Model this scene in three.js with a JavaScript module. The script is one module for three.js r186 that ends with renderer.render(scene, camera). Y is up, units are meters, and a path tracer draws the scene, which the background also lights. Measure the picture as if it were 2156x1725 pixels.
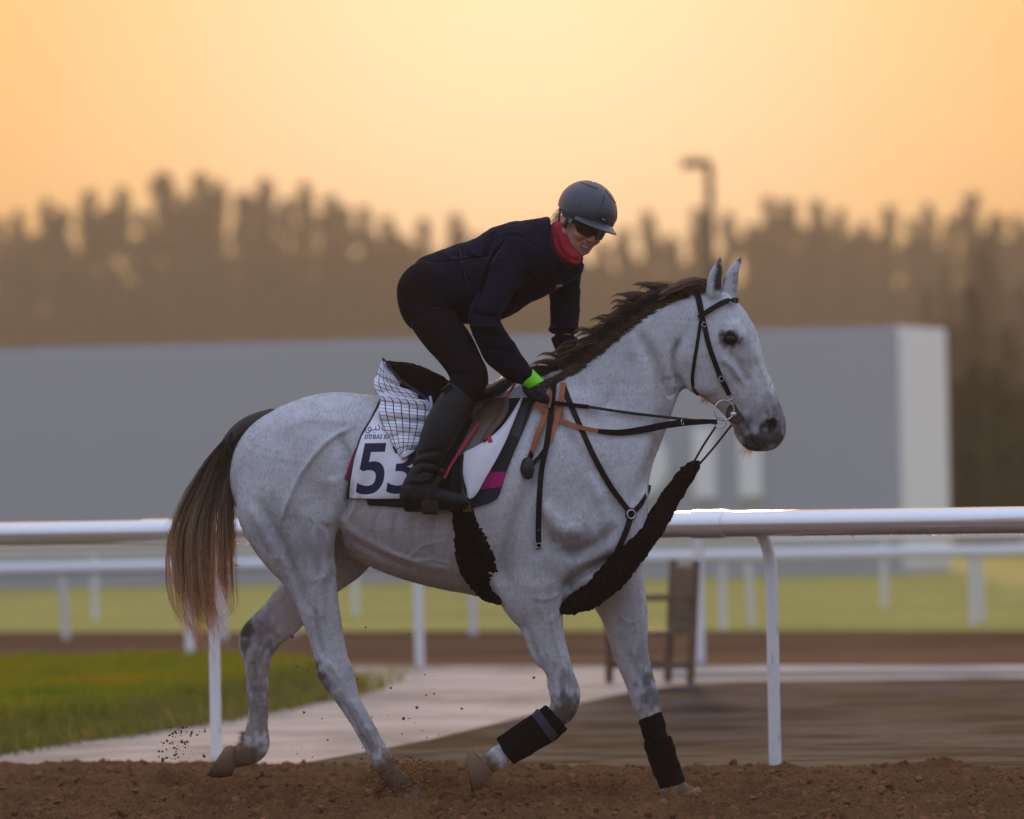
import * as THREE from 'three';
import { mergeGeometries, mergeVertices } from 'three/addons/utils/BufferGeometryUtils.js';
import { RoundedBoxGeometry } from 'three/addons/geometries/RoundedBoxGeometry.js';

// ---------------------------------------------------------------- camera, sky, sun, exposure
const scene = new THREE.Scene();
const CAM_H = 1.217, DIST = 20, FOCAL = 10880, ROLL = 1.1 * Math.PI / 180;
const camera = new THREE.PerspectiveCamera(9.066, 1.25, 0.5, 1200);
camera.position.set(0, CAM_H, DIST);
camera.rotation.set(0.8716 * Math.PI / 180, 0, -ROLL, 'XYZ');
camera.focus = 19.85;
camera.userData.fStop = 2.15;
const renderer = new THREE.WebGLRenderer({ antialias: true });
renderer.toneMapping = THREE.LinearToneMapping;
renderer.toneMappingExposure = 1.14;
renderer.shadowMap.enabled = true;

const SUN_EL = 4.9 * Math.PI / 180, SUN_AZ = 0.2 * Math.PI / 180;
const sunDir = new THREE.Vector3(Math.sin(SUN_AZ) * Math.cos(SUN_EL), Math.sin(SUN_EL), -Math.cos(SUN_AZ) * Math.cos(SUN_EL));
{ // dawn sky: hazy warm glow round the sun, cool and even away from it
  const w = 1440, h = 720, data = new Float32Array(w * h * 4), d = new THREE.Vector3();
  const mix = (a, b, t) => a + (b - a) * t;
  for (let j = 0; j < h; j++) for (let i = 0; i < w; i++) {
    const el = ((j + .5) / h - .5) * Math.PI, az = ((i + .5) / w - .5) * 2 * Math.PI;
    d.set(Math.cos(el) * Math.cos(az), Math.sin(el), Math.cos(el) * Math.sin(az));
    const ang = Math.acos(Math.min(1, d.dot(sunDir))) * 180 / Math.PI;
    const up = Math.max(0, Math.sin(el));
    const cool = [mix(.27, .68, Math.pow(up, .75)), mix(.28, .84, Math.pow(up, .75)), mix(.325, 1.22, Math.pow(up, .75))];
    const warm = [1.16, .55, .07];
    const m = Math.exp(-Math.pow(ang / 30, 1.25));
    const g = Math.exp(-Math.pow(ang / 4.9, 2)), g2 = Math.exp(-Math.pow(ang / 13, 2));
    const k = (j * w + i) * 4;
    data[k] = mix(cool[0], warm[0], m) + .24 * g + .08 * g2;
    data[k + 1] = mix(cool[1], warm[1], m) + .36 * g + .06 * g2;
    data[k + 2] = mix(cool[2], warm[2], m) + .46 * g + .03 * g2;
    data[k + 3] = 1;
  }
  const sky = new THREE.DataTexture(data, w, h, THREE.RGBAFormat, THREE.FloatType);
  sky.mapping = THREE.EquirectangularReflectionMapping;
  sky.magFilter = THREE.LinearFilter; sky.minFilter = THREE.LinearFilter; sky.wrapS = THREE.RepeatWrapping;
  sky.needsUpdate = true;
  scene.background = sky; scene.environment = sky;
}
const sun = new THREE.DirectionalLight(new THREE.Color().setRGB(1, .62, .31), 3);
sun.position.copy(sunDir).multiplyScalar(60);
sun.castShadow = true; sun.shadow.radius = 10; sun.shadow.mapSize.set(2048, 2048);
Object.assign(sun.shadow.camera, { left: -14, right: 14, top: 10, bottom: -10, near: 1, far: 400 });
scene.add(sun, sun.target);
scene.fog = new THREE.FogExp2(new THREE.Color().setRGB(1, .72, .42), 0.00125);

// ---------------------------------------------------------------- helpers
let seed = 20240611;
const rnd = () => { seed = (seed + 0x6D2B79F5) | 0; let t = Math.imul(seed ^ (seed >>> 15), 1 | seed); t = (t + Math.imul(t ^ (t >>> 7), 61 | t)) ^ t; return ((t ^ (t >>> 14)) >>> 0) / 4294967296; };
const rr = (a, b) => a + (b - a) * rnd();
const gauss = () => (rnd() + rnd() + rnd() + rnd() - 2) * 1.0;
const lerp = (a, b, t) => a + (b - a) * t, clamp = (x, a, b) => x < a ? a : x > b ? b : x;
const sstep = (a, b, x) => { const t = clamp((x - a) / (b - a), 0, 1); return t * t * (3 - 2 * t); };
const V = (x, y, z) => new THREE.Vector3(x, y, z);
const C = (r, g, b) => new THREE.Color().setRGB(r, g, b);
const hash3 = (x, y, z) => { let h = Math.imul(x, 374761393) + Math.imul(y, 668265263) + Math.imul(z, 2147483647 ^ 1274126177); h = Math.imul(h ^ (h >>> 13), 1274126177); return ((h ^ (h >>> 16)) >>> 0) / 4294967296; };
function noise(x, y, z) { // value noise, 0..1
  const xi = Math.floor(x), yi = Math.floor(y), zi = Math.floor(z), f = (t) => t * t * (3 - 2 * t), u = f(x - xi), v = f(y - yi), w = f(z - zi);
  const l = (a, b, t) => a + (b - a) * t;
  return l(l(l(hash3(xi, yi, zi), hash3(xi + 1, yi, zi), u), l(hash3(xi, yi + 1, zi), hash3(xi + 1, yi + 1, zi), u), v),
    l(l(hash3(xi, yi, zi + 1), hash3(xi + 1, yi, zi + 1), u), l(hash3(xi, yi + 1, zi + 1), hash3(xi + 1, yi + 1, zi + 1), u), v), w);
}
const fbm = (x, y, z, o = 4) => { let s = 0, a = .5, n = 0; for (let i = 0; i < o; i++) { s += a * noise(x, y, z); n += a; x *= 2.03; y *= 2.03; z *= 2.03; a *= .5; } return s / n; };

// Side elevation of the horse and rider, drawn 544 units to the metre: (u, v) on the drawing, z metres out of it.
const cR = Math.cos(ROLL), sR = Math.sin(ROLL), UNIT = FOCAL / DIST;
function at(u, v, z = 0) {
  const du = u - 1078, dv = v - 862.5, k = (DIST - z) / FOCAL;
  return V((du * cR - dv * sR) * k, CAM_H - (dv * cR + du * sR - 165.5) * k, z);
}
function ground(u, v, y = 0) { // where a line of the survey meets the ground
  const du = u - 1078, dv = v - 862.5, l = dv * cR + du * sR - 165.5, d = (CAM_H - y) * FOCAL / l;
  return V((du * cR - dv * sR) * d / FOCAL, y, DIST - d);
}
const M = (n) => n / UNIT; // drawing units to metres

// names, labels
const used = new Map();
function named(o, name) { const n = used.get(name) || 0; used.set(name, n + 1); o.name = n ? name + '_' + String(n).padStart(3, '0') : name; return o; }
function tag(o, label, category, group, kind) { Object.assign(o.userData, label ? { label } : {}, category ? { category } : {}, group ? { group } : {}, kind ? { kind } : {}); return o; }
function thing(name, label, category, pos, group) { const g = named(new THREE.Group(), name); if (pos) g.position.copy(pos); tag(g, label, category, group || undefined); scene.add(g); return g; }
function part(parent, name, geo, mat, label) { const m = new THREE.Mesh(geo, mat); m.name = name; if (label) m.userData.label = label; parent.add(m); return m; }
function single(name, geo, mat, label, category, group) { const m = named(new THREE.Mesh(geo, mat), name); tag(m, label, category, group); scene.add(m); return m; }
function structure(name, geo, mat, label) { const m = named(new THREE.Mesh(geo, mat), name); tag(m, label, null, null, 'structure'); scene.add(m); return m; }
function local(geo, p) { geo.translate(-p.x, -p.y, -p.z); return geo; }

const std = (c, rough = .8, o = {}) => new THREE.MeshStandardMaterial({ color: c, roughness: rough, ...o });
const matte = (c, rough = 1, o = {}) => new THREE.MeshPhysicalMaterial({ color: c, roughness: 1, specularIntensity: .06, ...o });
const phy = (c, rough = .8, o = {}) => new THREE.MeshPhysicalMaterial({ color: c, roughness: rough, ...o });
function dataTex(n, fn, srgb = false) { // square tiling texture from fn(x, y) -> [r,g,b] 0..1
  const a = new Uint8Array(n * n * 4);
  for (let y = 0; y < n; y++) for (let x = 0; x < n; x++) { const c = fn(x / n, y / n), k = (y * n + x) * 4; a[k] = 255 * clamp(c[0], 0, 1); a[k + 1] = 255 * clamp(c[1], 0, 1); a[k + 2] = 255 * clamp(c[2], 0, 1); a[k + 3] = 255; }
  const t = new THREE.DataTexture(a, n, n); t.wrapS = t.wrapT = THREE.RepeatWrapping; t.magFilter = THREE.LinearFilter; t.minFilter = THREE.LinearMipmapLinearFilter; if (srgb) t.colorSpace = THREE.SRGBColorSpace; t.needsUpdate = true; return t;
}
function tileNoise(x, y, f, s, o = 3) { // periodic fbm
  let r = 0, a = .5, n = 0;
  for (let i = 0; i < o; i++) {
    const X = x * f, Y = y * f, xi = Math.floor(X), yi = Math.floor(Y), q = (t) => t * t * (3 - 2 * t), u = q(X - xi), v = q(Y - yi), m = (k) => ((k % f) + f) % f;
    const h = (p, r2) => hash3(m(p), m(r2), s + i * 7);
    r += a * lerp(lerp(h(xi, yi), h(xi + 1, yi), u), lerp(h(xi, yi + 1), h(xi + 1, yi + 1), u), v); n += a; a *= .5; f *= 2;
  }
  return r / n;
}
const grey = (v) => [v, v, v];
const fineBump = dataTex(256, (x, y) => grey(tileNoise(x, y, 32, 3, 3)));
const hairBump = dataTex(512, (x, y) => grey(.6 * tileNoise(x * 8 % 1, y, 16, 3, 2) + .4 * tileNoise(x, y, 12, 8, 4)));
const weaveBump = dataTex(256, (x, y) => grey(.5 + .25 * Math.sin(x * 2 * Math.PI * 32) * Math.sin(y * 2 * Math.PI * 32) + .35 * (tileNoise(x, y, 16, 9, 3) - .5)));
const leatherBump = dataTex(256, (x, y) => grey(Math.pow(tileNoise(x, y, 24, 5, 3), 1.5)));
const rep = (t, x, y = x) => { const c = t.clone(); c.repeat.set(x, y); c.needsUpdate = true; return c; };

// ---------------------------------------------------------------- solid modelling on a grid
function catmull(P, sub) { // P: array of equal-length number arrays
  const out = [], n = P.length;
  for (let i = 0; i < n - 1; i++) {
    const a = P[Math.max(0, i - 1)], b = P[i], c = P[i + 1], d = P[Math.min(n - 1, i + 2)];
    for (let s = 0; s < sub; s++) {
      const t = s / sub, t2 = t * t, t3 = t2 * t;
      out.push(b.map((_, k) => .5 * (2 * b[k] + (c[k] - a[k]) * t + (2 * a[k] - 5 * b[k] + 4 * c[k] - d[k]) * t2 + (3 * b[k] - a[k] - 3 * c[k] + d[k]) * t3)));
    }
  }
  out.push(P[n - 1].slice());
  return out;
}
const sec = (u1, v1, u2, v2, b, z = 0) => { const p = at(u1, v1, z), q = at(u2, v2, z); return [(p.x + q.x) / 2, (p.y + q.y) / 2, Math.hypot(p.x - q.x, p.y - q.y) / 2, b, z]; };
const cir = (u, v, r, b, z = 0) => { const p = at(u, v, z); return [p.x, p.y, M(r), b, z]; };
class Field {
  constructor(lo, hi, h) {
    this.lo = lo; this.h = h;
    [this.nx, this.ny, this.nz] = [0, 1, 2].map((k) => Math.ceil((hi[k] - lo[k]) / h) + 1);
    this.f = new Float32Array(this.nx * this.ny * this.nz).fill(1);
  }
  range(k, a, b) { const n = [this.nx, this.ny, this.nz][k]; return [Math.max(0, Math.floor((a - this.lo[k]) / this.h)), Math.min(n - 1, Math.ceil((b - this.lo[k]) / this.h))]; }
  // limb of elliptical sections [x, y, in-plane radius, half thickness, z]; k: how softly it joins; k < 0 carves
  chain(S, k = .02, sub = 5, grow = 0) {
    const P = sub > 1 ? catmull(S, sub) : S, { f, ny, nz, h, lo } = this, cut = k < 0; k = Math.abs(k);
    const pad = Math.max(k, 3 * h) + h;
    let x0 = 1e9, x1 = -1e9, y0 = 1e9, y1 = -1e9;
    for (const p of P) { p[2] += grow; p[3] += grow; x0 = Math.min(x0, p[0] - p[2]); x1 = Math.max(x1, p[0] + p[2]); y0 = Math.min(y0, p[1] - p[2]); y1 = Math.max(y1, p[1] + p[2]); }
    const [i0, i1] = this.range(0, x0 - pad, x1 + pad), [j0, j1] = this.range(1, y0 - pad, y1 + pad);
    for (let i = i0; i <= i1; i++) for (let j = j0; j <= j1; j++) {
      const X = lo[0] + i * h, Y = lo[1] + j * h;
      let best = 1e9, r = 0, a = 1, b = 1, zc = 0;
      for (let s = 0; s < P.length - 1 || s === 0; s++) {
        const p = P[s], q = P[Math.min(s + 1, P.length - 1)], dx = q[0] - p[0], dy = q[1] - p[1], l = dx * dx + dy * dy;
        let t = l > 0 ? ((X - p[0]) * dx + (Y - p[1]) * dy) / l : 0; t = t < 0 ? 0 : t > 1 ? 1 : t;
        const ex = X - p[0] - dx * t, ey = Y - p[1] - dy * t, R = Math.sqrt(ex * ex + ey * ey), A = p[2] + (q[2] - p[2]) * t, e = R / A;
        if (e < best) { best = e; r = R; a = A; b = p[3] + (q[3] - p[3]) * t; zc = p[4] + (q[4] - p[4]) * t; }
      }
      if (r > a + pad) continue;
      const [k0, k1] = this.range(2, zc - b - pad, zc + b + pad), ra = r / a, ra2 = r / (a * a);
      let at_ = (i * ny + j) * nz + k0;
      for (let m = k0; m <= k1; m++, at_++) {
        const dz = lo[2] + m * h - zc, zb = dz / b, zb2 = dz / (b * b), q0 = Math.sqrt(ra * ra + zb * zb), q1 = Math.sqrt(ra2 * ra2 + zb2 * zb2);
        const d = q1 < 1e-5 ? -Math.min(a, b) : q0 * (q0 - 1) / q1, o = f[at_];
        if (cut) { const e = Math.max(k - Math.abs(o + d), 0) / k; f[at_] = Math.max(o, -d) + e * e * k * .25; }
        else { const e = Math.max(k - Math.abs(o - d), 0) / k; f[at_] = Math.min(o, d) - e * e * k * .25; }
      }
    }
    return this;
  }
  // bulge (amp > 0) or hollow on the surface near a line of points; side > 0 / < 0 keeps it to one side of z = 0
  crease(pts, r, amp, side = 1) {
    const Q = catmull(pts.map(([u, v]) => { const p = at(u, v, .15 * side); return [p.x, p.y]; }), 4), { f, ny, nz, h, lo } = this, R = 2.4 * r;
    let x0 = 1e9, x1 = -1e9, y0 = 1e9, y1 = -1e9; for (const p of Q) { x0 = Math.min(x0, p[0]); x1 = Math.max(x1, p[0]); y0 = Math.min(y0, p[1]); y1 = Math.max(y1, p[1]); }
    const [i0, i1] = this.range(0, x0 - R, x1 + R), [j0, j1] = this.range(1, y0 - R, y1 + R);
    for (let i = i0; i <= i1; i++) for (let j = j0; j <= j1; j++) {
      const X = lo[0] + i * h, Y = lo[1] + j * h; let b = 1e9, tt = 0;
      for (let s = 0; s < Q.length - 1; s++) { const p = Q[s], q = Q[s + 1], dx = q[0] - p[0], dy = q[1] - p[1], l = dx * dx + dy * dy; let t = l > 0 ? ((X - p[0]) * dx + (Y - p[1]) * dy) / l : 0; t = clamp(t, 0, 1); const ex = X - p[0] - dx * t, ey = Y - p[1] - dy * t, e = ex * ex + ey * ey; if (e < b) { b = e; tt = (s + t) / (Q.length - 1); } }
      if (b > R * R) continue;
      const g = amp * Math.exp(-b / (r * r)) * Math.min(1, 5 * Math.min(tt, 1 - tt) + .25);
      for (let m = 0; m < nz; m++) { const Z = (lo[2] + m * h) * side; if (side === 0 || Z > 0) f[(i * ny + j) * nz + m] -= g * (side === 0 ? 1 : clamp(Z / .04, 0, 1)); }
    }
    return this;
  }
  blob(u, v, z, r, amp) {
    const p = at(u, v, z), { f, ny, nz, h, lo } = this, R = 2.4 * r, [i0, i1] = this.range(0, p.x - R, p.x + R), [j0, j1] = this.range(1, p.y - R, p.y + R), [k0, k1] = this.range(2, z - R, z + R);
    for (let i = i0; i <= i1; i++) for (let j = j0; j <= j1; j++) for (let m = k0; m <= k1; m++) { const d = (lo[0] + i * h - p.x) ** 2 + (lo[1] + j * h - p.y) ** 2 + (lo[2] + m * h - z) ** 2; if (d < R * R) f[(i * ny + j) * nz + m] -= amp * Math.exp(-d / (r * r)); }
    return this;
  }
  // generic: fn(x, y, z) -> distance, joined with softness k
  add(fn, lo, hi, k = .01, cut = false) {
    const { f, ny, nz, h } = this, [i0, i1] = this.range(0, lo[0], hi[0]), [j0, j1] = this.range(1, lo[1], hi[1]), [k0, k1] = this.range(2, lo[2], hi[2]);
    for (let i = i0; i <= i1; i++) for (let j = j0; j <= j1; j++) for (let m = k0; m <= k1; m++) {
      const d = fn(this.lo[0] + i * h, this.lo[1] + j * h, this.lo[2] + m * h), w = (i * ny + j) * nz + m, o = f[w];
      if (cut) { const e = Math.max(k - Math.abs(o + d), 0) / k; f[w] = Math.max(o, -d) + e * e * k * .25; }
      else { const e = Math.max(k - Math.abs(o - d), 0) / k; f[w] = Math.min(o, d) - e * e * k * .25; }
    }
    return this;
  }
  carve(pts, k, z0 = -9, z1 = 9) { // cut away everything over a polygon of the elevation
    const Q = pts.map(([u, v]) => at(u, v, 0)), { f, ny, nz, h, lo } = this, n = Q.length;
    const [i0, i1] = this.range(0, Math.min(...Q.map((p) => p.x)) - k, Math.max(...Q.map((p) => p.x)) + k), [j0, j1] = this.range(1, Math.min(...Q.map((p) => p.y)) - k, Math.max(...Q.map((p) => p.y)) + k);
    for (let i = i0; i <= i1; i++) for (let j = j0; j <= j1; j++) {
      const X = lo[0] + i * h, Y = lo[1] + j * h; let b = 1e9, ins = false;
      for (let a = 0, c = n - 1; a < n; c = a++) { const p = Q[c], q = Q[a], dx = q.x - p.x, dy = q.y - p.y, t = clamp(((X - p.x) * dx + (Y - p.y) * dy) / (dx * dx + dy * dy), 0, 1); b = Math.min(b, Math.hypot(X - p.x - dx * t, Y - p.y - dy * t)); if ((q.y > Y) !== (p.y > Y) && X < (p.x - q.x) * (Y - q.y) / (p.y - q.y) + q.x) ins = !ins; }
      const d = ins ? -b : b; if (d > k) continue;
      for (let m = 0; m < nz; m++) { const Z = lo[2] + m * h; if (Z < z0 || Z > z1) continue; const w = (i * ny + j) * nz + m, o = f[w], e = Math.max(k - Math.abs(o + d), 0) / k; f[w] = Math.max(o, -d) + e * e * k * .25; }
    }
    return this;
  }
  soften(times = 1) { // even out small steps in the solid
    const { f, nx, ny, nz } = this, n = f.length;
    for (let t = 0; t < times; t++) for (const s of [1, nz, ny * nz]) { let prev = f[0]; if (s === 1) { for (let i = 1; i < n - 1; i++) { const c = f[i]; if (c < .1) f[i] = .25 * prev + .5 * c + .25 * Math.min(.1, f[i + 1]); prev = Math.min(c, .1); } } else { const o = f.slice(0, n - 2 * s), m = n - s; for (let i = s; i < m; i++) { const c = f[i]; if (c < .1) { const p = Math.min(.1, o[i - s] ?? .1), q = Math.min(.1, f[i + s]); f[i] = .25 * p + .5 * c + .25 * q; } } } }
    return this;
  }
  surf(x, y, side = 1) { // outermost z of the solid at (x, y), or null
    const { f, ny, nz, h, lo } = this, fi = (x - lo[0]) / h, fj = (y - lo[1]) / h, i = Math.floor(fi), j = Math.floor(fj);
    if (i < 0 || j < 0 || i >= this.nx - 1 || j >= ny - 1) return null;
    const u = fi - i, v = fj - j, g = (m) => { const q = (i * ny + j) * nz + m; return lerp(lerp(f[q], f[q + ny * nz], u), lerp(f[q + nz], f[q + ny * nz + nz], u), v); };
    let last = 1;
    for (let s = 0; s < nz; s++) { const m = side > 0 ? nz - 1 - s : s, c = g(m); if (c < 0) return lo[2] + h * (m + (s ? side * (-c) / (last - c) : 0)); last = c; }
    return null;
  }
  mesh() { // surface nets
    const { f, nx, ny, nz, h, lo } = this, idx = new Int32Array(nx * ny * nz), pos = [], tri = [], sx = ny * nz, sy = nz;
    const off = [0, sx, sy, sx + sy, 1, sx + 1, sy + 1, sx + sy + 1];
    for (let i = 0; i < nx - 1; i++) for (let j = 0; j < ny - 1; j++) {
      let q = (i * ny + j) * nz;
      for (let m = 0; m < nz - 1; m++, q++) {
        let n = 0; for (let c = 0; c < 8; c++) if (f[q + off[c]] < 0) n++;
        if (n === 0 || n === 8) continue;
        let px = 0, py = 0, pz = 0, e = 0;
        for (let c = 0; c < 8; c++) for (let b = 1; b < 8; b <<= 1) if (!(c & b)) {
          const A = f[q + off[c]], B = f[q + off[c | b]];
          if ((A < 0) !== (B < 0)) { const t = A / (A - B); px += (c & 1) + (b === 1 ? t : 0); py += ((c >> 1) & 1) + (b === 2 ? t : 0); pz += ((c >> 2) & 1) + (b === 4 ? t : 0); e++; }
        }
        pos.push(lo[0] + h * (i + px / e), lo[1] + h * (j + py / e), lo[2] + h * (m + pz / e));
        idx[q] = pos.length / 3;
      }
    }
    for (let i = 1; i < nx - 1; i++) for (let j = 1; j < ny - 1; j++) for (let m = 1; m < nz - 1; m++) {
      const q = (i * ny + j) * nz + m, A = f[q] < 0;
      const quad = (a, b, c, d, flip) => { if (!(a && b && c && d)) return; flip ? tri.push(a - 1, c - 1, b - 1, a - 1, d - 1, c - 1) : tri.push(a - 1, b - 1, c - 1, a - 1, c - 1, d - 1); };
      if (A !== f[q + sx] < 0) quad(idx[q - sy - 1], idx[q - 1], idx[q], idx[q - sy], !A);
      if (A !== f[q + sy] < 0) quad(idx[q - sx - 1], idx[q - sx], idx[q], idx[q - 1], !A);
      if (A !== f[q + 1] < 0) quad(idx[q - sx - sy], idx[q - sy], idx[q], idx[q - sx], !A);
    }
    const g = new THREE.BufferGeometry();
    g.setAttribute('position', new THREE.Float32BufferAttribute(pos, 3)); g.setIndex(tri); g.computeVertexNormals();
    return g;
  }
}
function uvXY(g, s = 1) { const p = g.attributes.position, a = new Float32Array(p.count * 2); for (let i = 0; i < p.count; i++) { a[2 * i] = (p.getX(i) + .37 * p.getZ(i)) * s; a[2 * i + 1] = (p.getY(i) + .53 * p.getZ(i)) * s; } g.setAttribute('uv', new THREE.BufferAttribute(a, 2)); return g; }
function displace(g, fn) { const p = g.attributes.position, n = g.attributes.normal; for (let i = 0; i < p.count; i++) { const d = fn(p.getX(i), p.getY(i), p.getZ(i)); p.setXYZ(i, p.getX(i) + n.getX(i) * d, p.getY(i) + n.getY(i) * d, p.getZ(i) + n.getZ(i) * d); } g.computeVertexNormals(); return g; }
function paint(g, fn) { const p = g.attributes.position, n = g.attributes.normal, a = new Float32Array(p.count * 3); for (let i = 0; i < p.count; i++) { const c = fn(p.getX(i), p.getY(i), p.getZ(i), n.getX(i), n.getY(i), n.getZ(i)); a[3 * i] = c[0]; a[3 * i + 1] = c[1]; a[3 * i + 2] = c[2]; } g.setAttribute('color', new THREE.BufferAttribute(a, 3)); return g; }

// flat strap or round cord along points
function ribbon(pts, width, thick, { sub = 6, normals = null, taper = null } = {}) {
  const P = catmull(pts.map((p) => [p.x, p.y, p.z]), sub).map((a) => V(...a)), n = P.length, pos = [], uv = [], tri = [];
  const N = normals ? catmull(normals.map((p) => [p.x, p.y, p.z]), sub).map((a) => V(...a).normalize()) : null; let len = 0;
  for (let i = 0; i < n; i++) {
    const t = P[Math.min(n - 1, i + 1)].clone().sub(P[Math.max(0, i - 1)]).normalize(), nn = N ? N[i].clone() : V(0, 0, 1);
    nn.addScaledVector(t, -nn.dot(t)); if (nn.lengthSq() < 1e-4) nn.set(1, 0, 0).addScaledVector(t, -t.x); nn.normalize();
    const s = t.clone().cross(nn), w = width / 2 * (taper ? taper(i / (n - 1)) : 1), h = thick / 2; if (i) len += P[i].distanceTo(P[i - 1]);
    const ring = [[-w, -h], [-w * .94, h], [w * .94, h], [w, -h]];
    for (const [a, b] of ring) { const q = P[i].clone().addScaledVector(s, a).addScaledVector(nn, b); pos.push(q.x, q.y, q.z); uv.push(a, len); }
    if (i) for (let k = 0; k < 4; k++) { const a = (i - 1) * 4 + k, b = (i - 1) * 4 + (k + 1) % 4; tri.push(a, b, a + 4, b, b + 4, a + 4); }
  }
  const e = (n - 1) * 4; tri.push(0, 2, 1, 0, 3, 2, e, e + 1, e + 2, e, e + 2, e + 3);
  let g = new THREE.BufferGeometry(); g.setAttribute('position', new THREE.Float32BufferAttribute(pos, 3)); g.setAttribute('uv', new THREE.Float32BufferAttribute(uv, 2)); g.setIndex(tri);
  g = g.toNonIndexed(); g.computeVertexNormals(); return g;
}
function cord(pts, r, seg = 8, sub = 8, taper = null) {
  const c = new THREE.CatmullRomCurve3(pts), g = new THREE.TubeGeometry(c, Math.max(2, (pts.length - 1) * sub), r, seg, false);
  if (taper) { const p = g.attributes.position, ring = seg + 1, n = p.count / ring; for (let i = 0; i < n; i++) { const q = c.getPointAt(Math.min(1, i / (n - 1))), k = taper(i / (n - 1)); for (let j = 0; j < ring; j++) { const m = i * ring + j; p.setXYZ(m, q.x + (p.getX(m) - q.x) * k, q.y + (p.getY(m) - q.y) * k, q.z + (p.getZ(m) - q.z) * k); } } g.computeVertexNormals(); }
  const a = new THREE.SphereGeometry(r * (taper ? taper(0) : 1), seg, 6), b = new THREE.SphereGeometry(r * (taper ? taper(1) : 1), seg, 6);
  a.translate(...pts[0].toArray()); b.translate(...pts[pts.length - 1].toArray());
  return mergeGeometries([g, a, b]);
}
const ringGeo = (p, r, t, tilt = [0, 0, 0]) => { const g = new THREE.TorusGeometry(r, t, 10, 36); g.rotateX(tilt[0]); g.rotateY(tilt[1]); g.rotateZ(tilt[2]); g.translate(p.x, p.y, p.z); return g; };
// sheet of cloth or leather between two edge curves; point(s, t) -> Vector3 given by place(u, v, s, t)
function sheet(L, R, ns, nt, thick, place, uvOf = null) {
  const cl = new THREE.CatmullRomCurve3(L.map(([u, v]) => V(u, v, 0)), false, 'centripetal'), cr = new THREE.CatmullRomCurve3(R.map(([u, v]) => V(u, v, 0)), false, 'centripetal');
  const pos = [], uv = [], tri = [], W = ns + 1, n = W * (nt + 1);
  for (let side = 0; side < 2; side++) for (let j = 0; j <= nt; j++) { const a = cl.getPoint(j / nt), b = cr.getPoint(j / nt); for (let i = 0; i <= ns; i++) { const u = lerp(a.x, b.x, i / ns), v = lerp(a.y, b.y, i / ns), p = place(u, v, i / ns, j / nt); pos.push(p.x, p.y, p.z - side * thick); const q = uvOf ? uvOf(p, i / ns, j / nt, u, v) : [p.x, p.y]; uv.push(q[0], q[1]); } }
  for (let j = 0; j < nt; j++) for (let i = 0; i < ns; i++) { const a = j * W + i, b = a + 1, c = a + W, d = c + 1; tri.push(a, c, b, b, c, d, a + n, b + n, c + n, b + n, d + n, c + n); }
  const edge = (a, b) => tri.push(a, b, a + n, b, b + n, a + n);
  for (let i = 0; i < ns; i++) { edge(i, i + 1); edge(nt * W + i + 1, nt * W + i); } for (let j = 0; j < nt; j++) { edge((j + 1) * W, j * W); edge(j * W + ns, (j + 1) * W + ns); }
  const g = new THREE.BufferGeometry(); g.setAttribute('position', new THREE.Float32BufferAttribute(pos, 3)); g.setAttribute('uv', new THREE.Float32BufferAttribute(uv, 2)); g.setIndex(tri); g.computeVertexNormals(); return g;
}
function strands(list) { // list of {p: Vector3[], r, c0, c1}: tapering three-sided hairs in one geometry
  const pos = [], col = [], tri = [], nor = [];
  for (const s of list) {
    const n = s.p.length, base = pos.length / 3, a = V(), b = V(), t = V();
    for (let i = 0; i < n; i++) {
      t.copy(s.p[Math.min(n - 1, i + 1)]).sub(s.p[Math.max(0, i - 1)]).normalize(); a.set(.3, .2, 1).cross(t).normalize(); b.copy(t).cross(a);
      const q = i / (n - 1), r = s.r * (1 - .85 * q * q) * (i === 0 ? .7 : 1);
      for (let k = 0; k < 3; k++) { const an = k * 2.094 + (s.w || 0), ca = Math.cos(an), sa = Math.sin(an); pos.push(s.p[i].x + r * (a.x * ca + b.x * sa), s.p[i].y + r * (a.y * ca + b.y * sa), s.p[i].z + r * (a.z * ca + b.z * sa)); nor.push(a.x * ca + b.x * sa, a.y * ca + b.y * sa, a.z * ca + b.z * sa); for (let m = 0; m < 3; m++) col.push(lerp(s.c0[m], s.c1[m], s.mix ? s.mix(q) : q)); }
      if (i) for (let k = 0; k < 3; k++) { const A = base + (i - 1) * 3 + k, B = base + (i - 1) * 3 + (k + 1) % 3; tri.push(A, B, A + 3, B, B + 3, A + 3); }
    }
  }
  const g = new THREE.BufferGeometry(); g.setAttribute('position', new THREE.Float32BufferAttribute(pos, 3)); g.setAttribute('normal', new THREE.Float32BufferAttribute(nor, 3)); g.setAttribute('color', new THREE.Float32BufferAttribute(col, 3)); g.setIndex(tri); return g;
}

// ---------------------------------------------------------------- the setting: ground
function flat(pts, y, s = 1) { // sheet on the ground from survey points
  const w = pts.map(([u, v]) => ground(u, v)), sh = new THREE.Shape(w.map((p) => new THREE.Vector2(p.x, -p.z)));
  const g = new THREE.ShapeGeometry(sh); g.rotateX(-Math.PI / 2); g.translate(0, y, 0);
  const p = g.attributes.position, uv = g.attributes.uv; for (let i = 0; i < p.count; i++) uv.setXY(i, p.getX(i) * s, p.getZ(i) * s); return g;
}
function flatXZ(pts, y, s = 1) {
  const g = new THREE.ShapeGeometry(new THREE.Shape(pts.map(([x, z]) => new THREE.Vector2(x, -z)))); g.rotateX(-Math.PI / 2); g.translate(0, y, 0);
  const p = g.attributes.position, uv = g.attributes.uv; for (let i = 0; i < p.count; i++) uv.setXY(i, p.getX(i) * s, p.getZ(i) * s); return g;
}
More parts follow.
